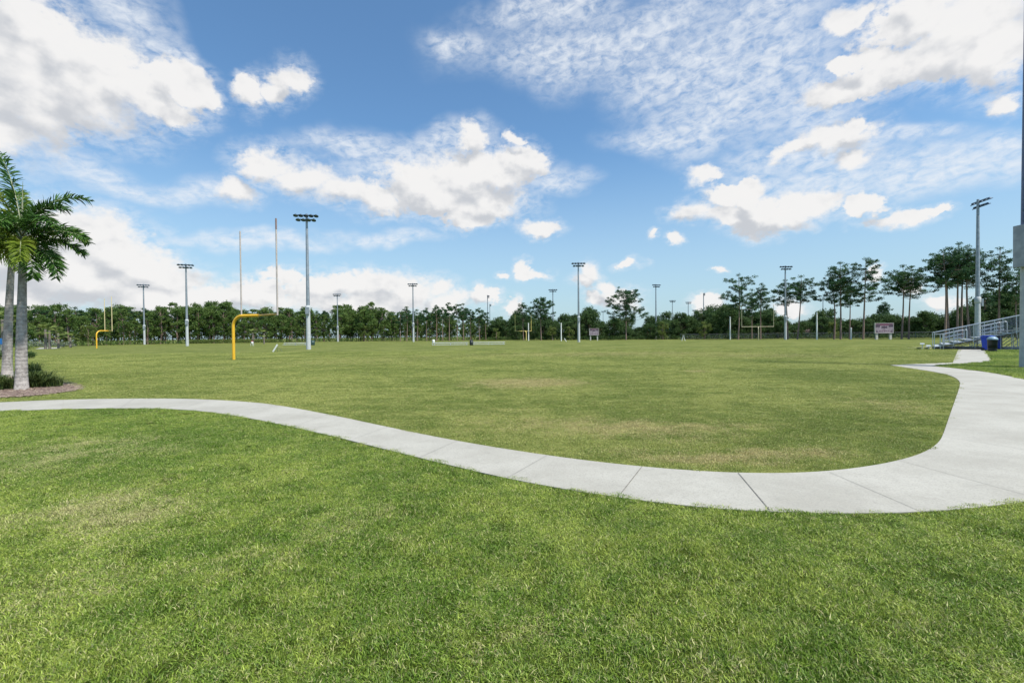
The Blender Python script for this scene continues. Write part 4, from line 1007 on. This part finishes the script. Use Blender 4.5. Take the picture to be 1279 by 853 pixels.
def leaning(px, D, a, label):
    x, y = B(px, D); t_ = empty('marker_board', (x, y, 0), 0, label, 'marker'); h = .95
    MB().box((math.sin(a)*h/2, 0, h*math.cos(a)/2), (.16, .05, h), 0, a).build('board', M_white, t_, .008)
    MB().tube([(math.sin(a)*h*.85, 0, h*.85*math.cos(a)), (math.sin(a)*h*.85 - .1, .35, 0)], .015, 6).tube([(math.sin(a)*h*.85, 0, h*.85*math.cos(a)), (math.sin(a)*h*.85 + .45, .3, 0)], .012, 6).build('brace', M_dark, t_)
leaning(340.8, 50, R(33), 'white marker board leaning on a brace between near goal and floodlight pole')
leaning(707.5, 110, R(-34), 'white marker board leaning on the far turf near the white posts')
x, y = B(853.5, 105); t_ = empty('folding_stand', (x, y, 0), 0, 'small white folding stand on the far turf below the distant poles', 'stand')
for s in (-1, 1): MB().tube([(s*.38, -.2, 0), (s*.05, 0, 1.1)], .04, 6).tube([(s*.38, .25, 0), (s*.05, .03, 1.1)], .04, 6).build('leg', M_white, t_)
MB().box((0, 0, 1.15), (.38, .3, .18)).build('top', M_steel, t_, .01)
# blue sign at the far left edge
x, y = B(1.5, 42); t_ = empty('blue_sign', (x, y, 0), 0, 'blue sign on a thin post behind the palm trunks at the photo edge', 'sign')
MB().tube([(0, 0, 0), (0, 0, 1.75)], .025, 8).build('post', M_steel, t_); MB().box((0, -.03, 1.45), (.32, .012, .55)).build('plate', mat('sign_blue', (.02, .16, .45), (.02, .13, .38), .45), t_, .004)

# ------------------------------------------------------------------ far fence and low buildings behind the right half
def fence(pa, pb, off, h, label, pick=2.6):
    A = Vector((*B(pa, far_D(pa) + off), 0)); Bq = Vector((*B(pb, far_D(pb) + off), 0)); d = Bq - A; L = d.length; u = d.normalized()
    t_ = empty('chainlink_fence', A, math.atan2(u.y, u.x), label, 'fence')
    k = int(L/pick)
    for j in range(k+1): MB().tube([(j*L/k, 0, 0), (j*L/k, 0, h)], .028, 5).build('post', M_dark, t_)
    MB().tube([(0, 0, h), (L, 0, h)], .016, 5).build('rail', M_steel, t_)
    wv = MB(); x = 0
    while x < L - 1: wv.tube([(x, 0, .05), (x + h, 0, h)], .004, 3, caps=False); wv.tube([(x + h, 0, .05), (x, 0, h)], .004, 3, caps=False); x += .3
    wv.build('wire_mesh', M_steel, t_)
fence(850, 1000, -.6, 1.5, 'wire fence behind the wide goal'); fence(1003, 1092, -.6, 1.5, 'wire fence from the white post to the large scoreboard'); fence(1118, 1170, -.6, 1.5, 'wire fence between the large scoreboard and the bleachers')
def building(pa, pb, D, zw, zr, m_wall, m_roof, label, nwin):
    xa, _ = B(pa, D); xb, _ = B(pb, D); wd = xb - xa; t_ = empty('low_building', ((xa+xb)/2, D + 3, 0), 0, label, 'building')
    wl = MB().box((0, 0, zw/2), (wd, 6, zw)).build('wall', m_wall, t_)
    MB().add; rf = MB(); e = .5
    rf.add([(-wd/2-e, -3.5, zw), (wd/2+e, -3.5, zw), (wd/2+e, 3.5, zw), (-wd/2-e, 3.5, zw), (-wd/2+1., 0, zr), (wd/2-1., 0, zr), (-wd/2-e, -3.5, zw-.15), (wd/2+e, -3.5, zw-.15), (wd/2+e, 3.5, zw-.15), (-wd/2-e, 3.5, zw-.15)],
           [(0, 1, 5, 4), (2, 3, 4, 5), (1, 2, 5), (3, 0, 4), (6, 7, 1, 0), (7, 8, 2, 1), (8, 9, 3, 2), (9, 6, 0, 3), (9, 8, 7, 6)]); rf.build('roof', m_roof, t_)
    for j in range(nwin):
        xx = -wd/2 + (j+.5)*wd/nwin
        f = MB().box((xx, -3.02, zw*.58), (1.2, .08, 1.0)).build('window', M_white, t_); MB().box((xx, -3.07, zw*.58), (1.0, .03, .8)).build('pane', M_dark, f)
building(1140, 1182, 135, 2.6, 3.6, mat('wall_green', (.34, .42, .36), (.28, .36, .30), .8, scale=1), mat('roof_green', (.16, .34, .28), (.12, .28, .23), .6, scale=1), 'low building with sea green roof glimpsed past the large scoreboard', 3)
building(808, 846, 150, 2.7, 3.9, mat('wall_pale', (.60, .60, .58), (.5, .5, .5), .8, scale=1), mat('roof_blue', (.10, .22, .38), (.08, .18, .32), .6, scale=1), 'pale building with blue roof right of the broad round pine', 3)
building(928, 966, 137, 2.0, 2.7, mat('wall_tan', (.40, .28, .24), (.33, .24, .20), .85, scale=1), mat('roof_tan', (.30, .21, .18), (.24, .18, .16), .8, scale=1), 'tan low building behind the wide goal', 3)
building(1002, 1024, 128, 1.9, 2.5, mat('wall_tan', (1, 1, 1)), mat('roof_tan', (1, 1, 1)), 'small tan building behind the white post', 2)
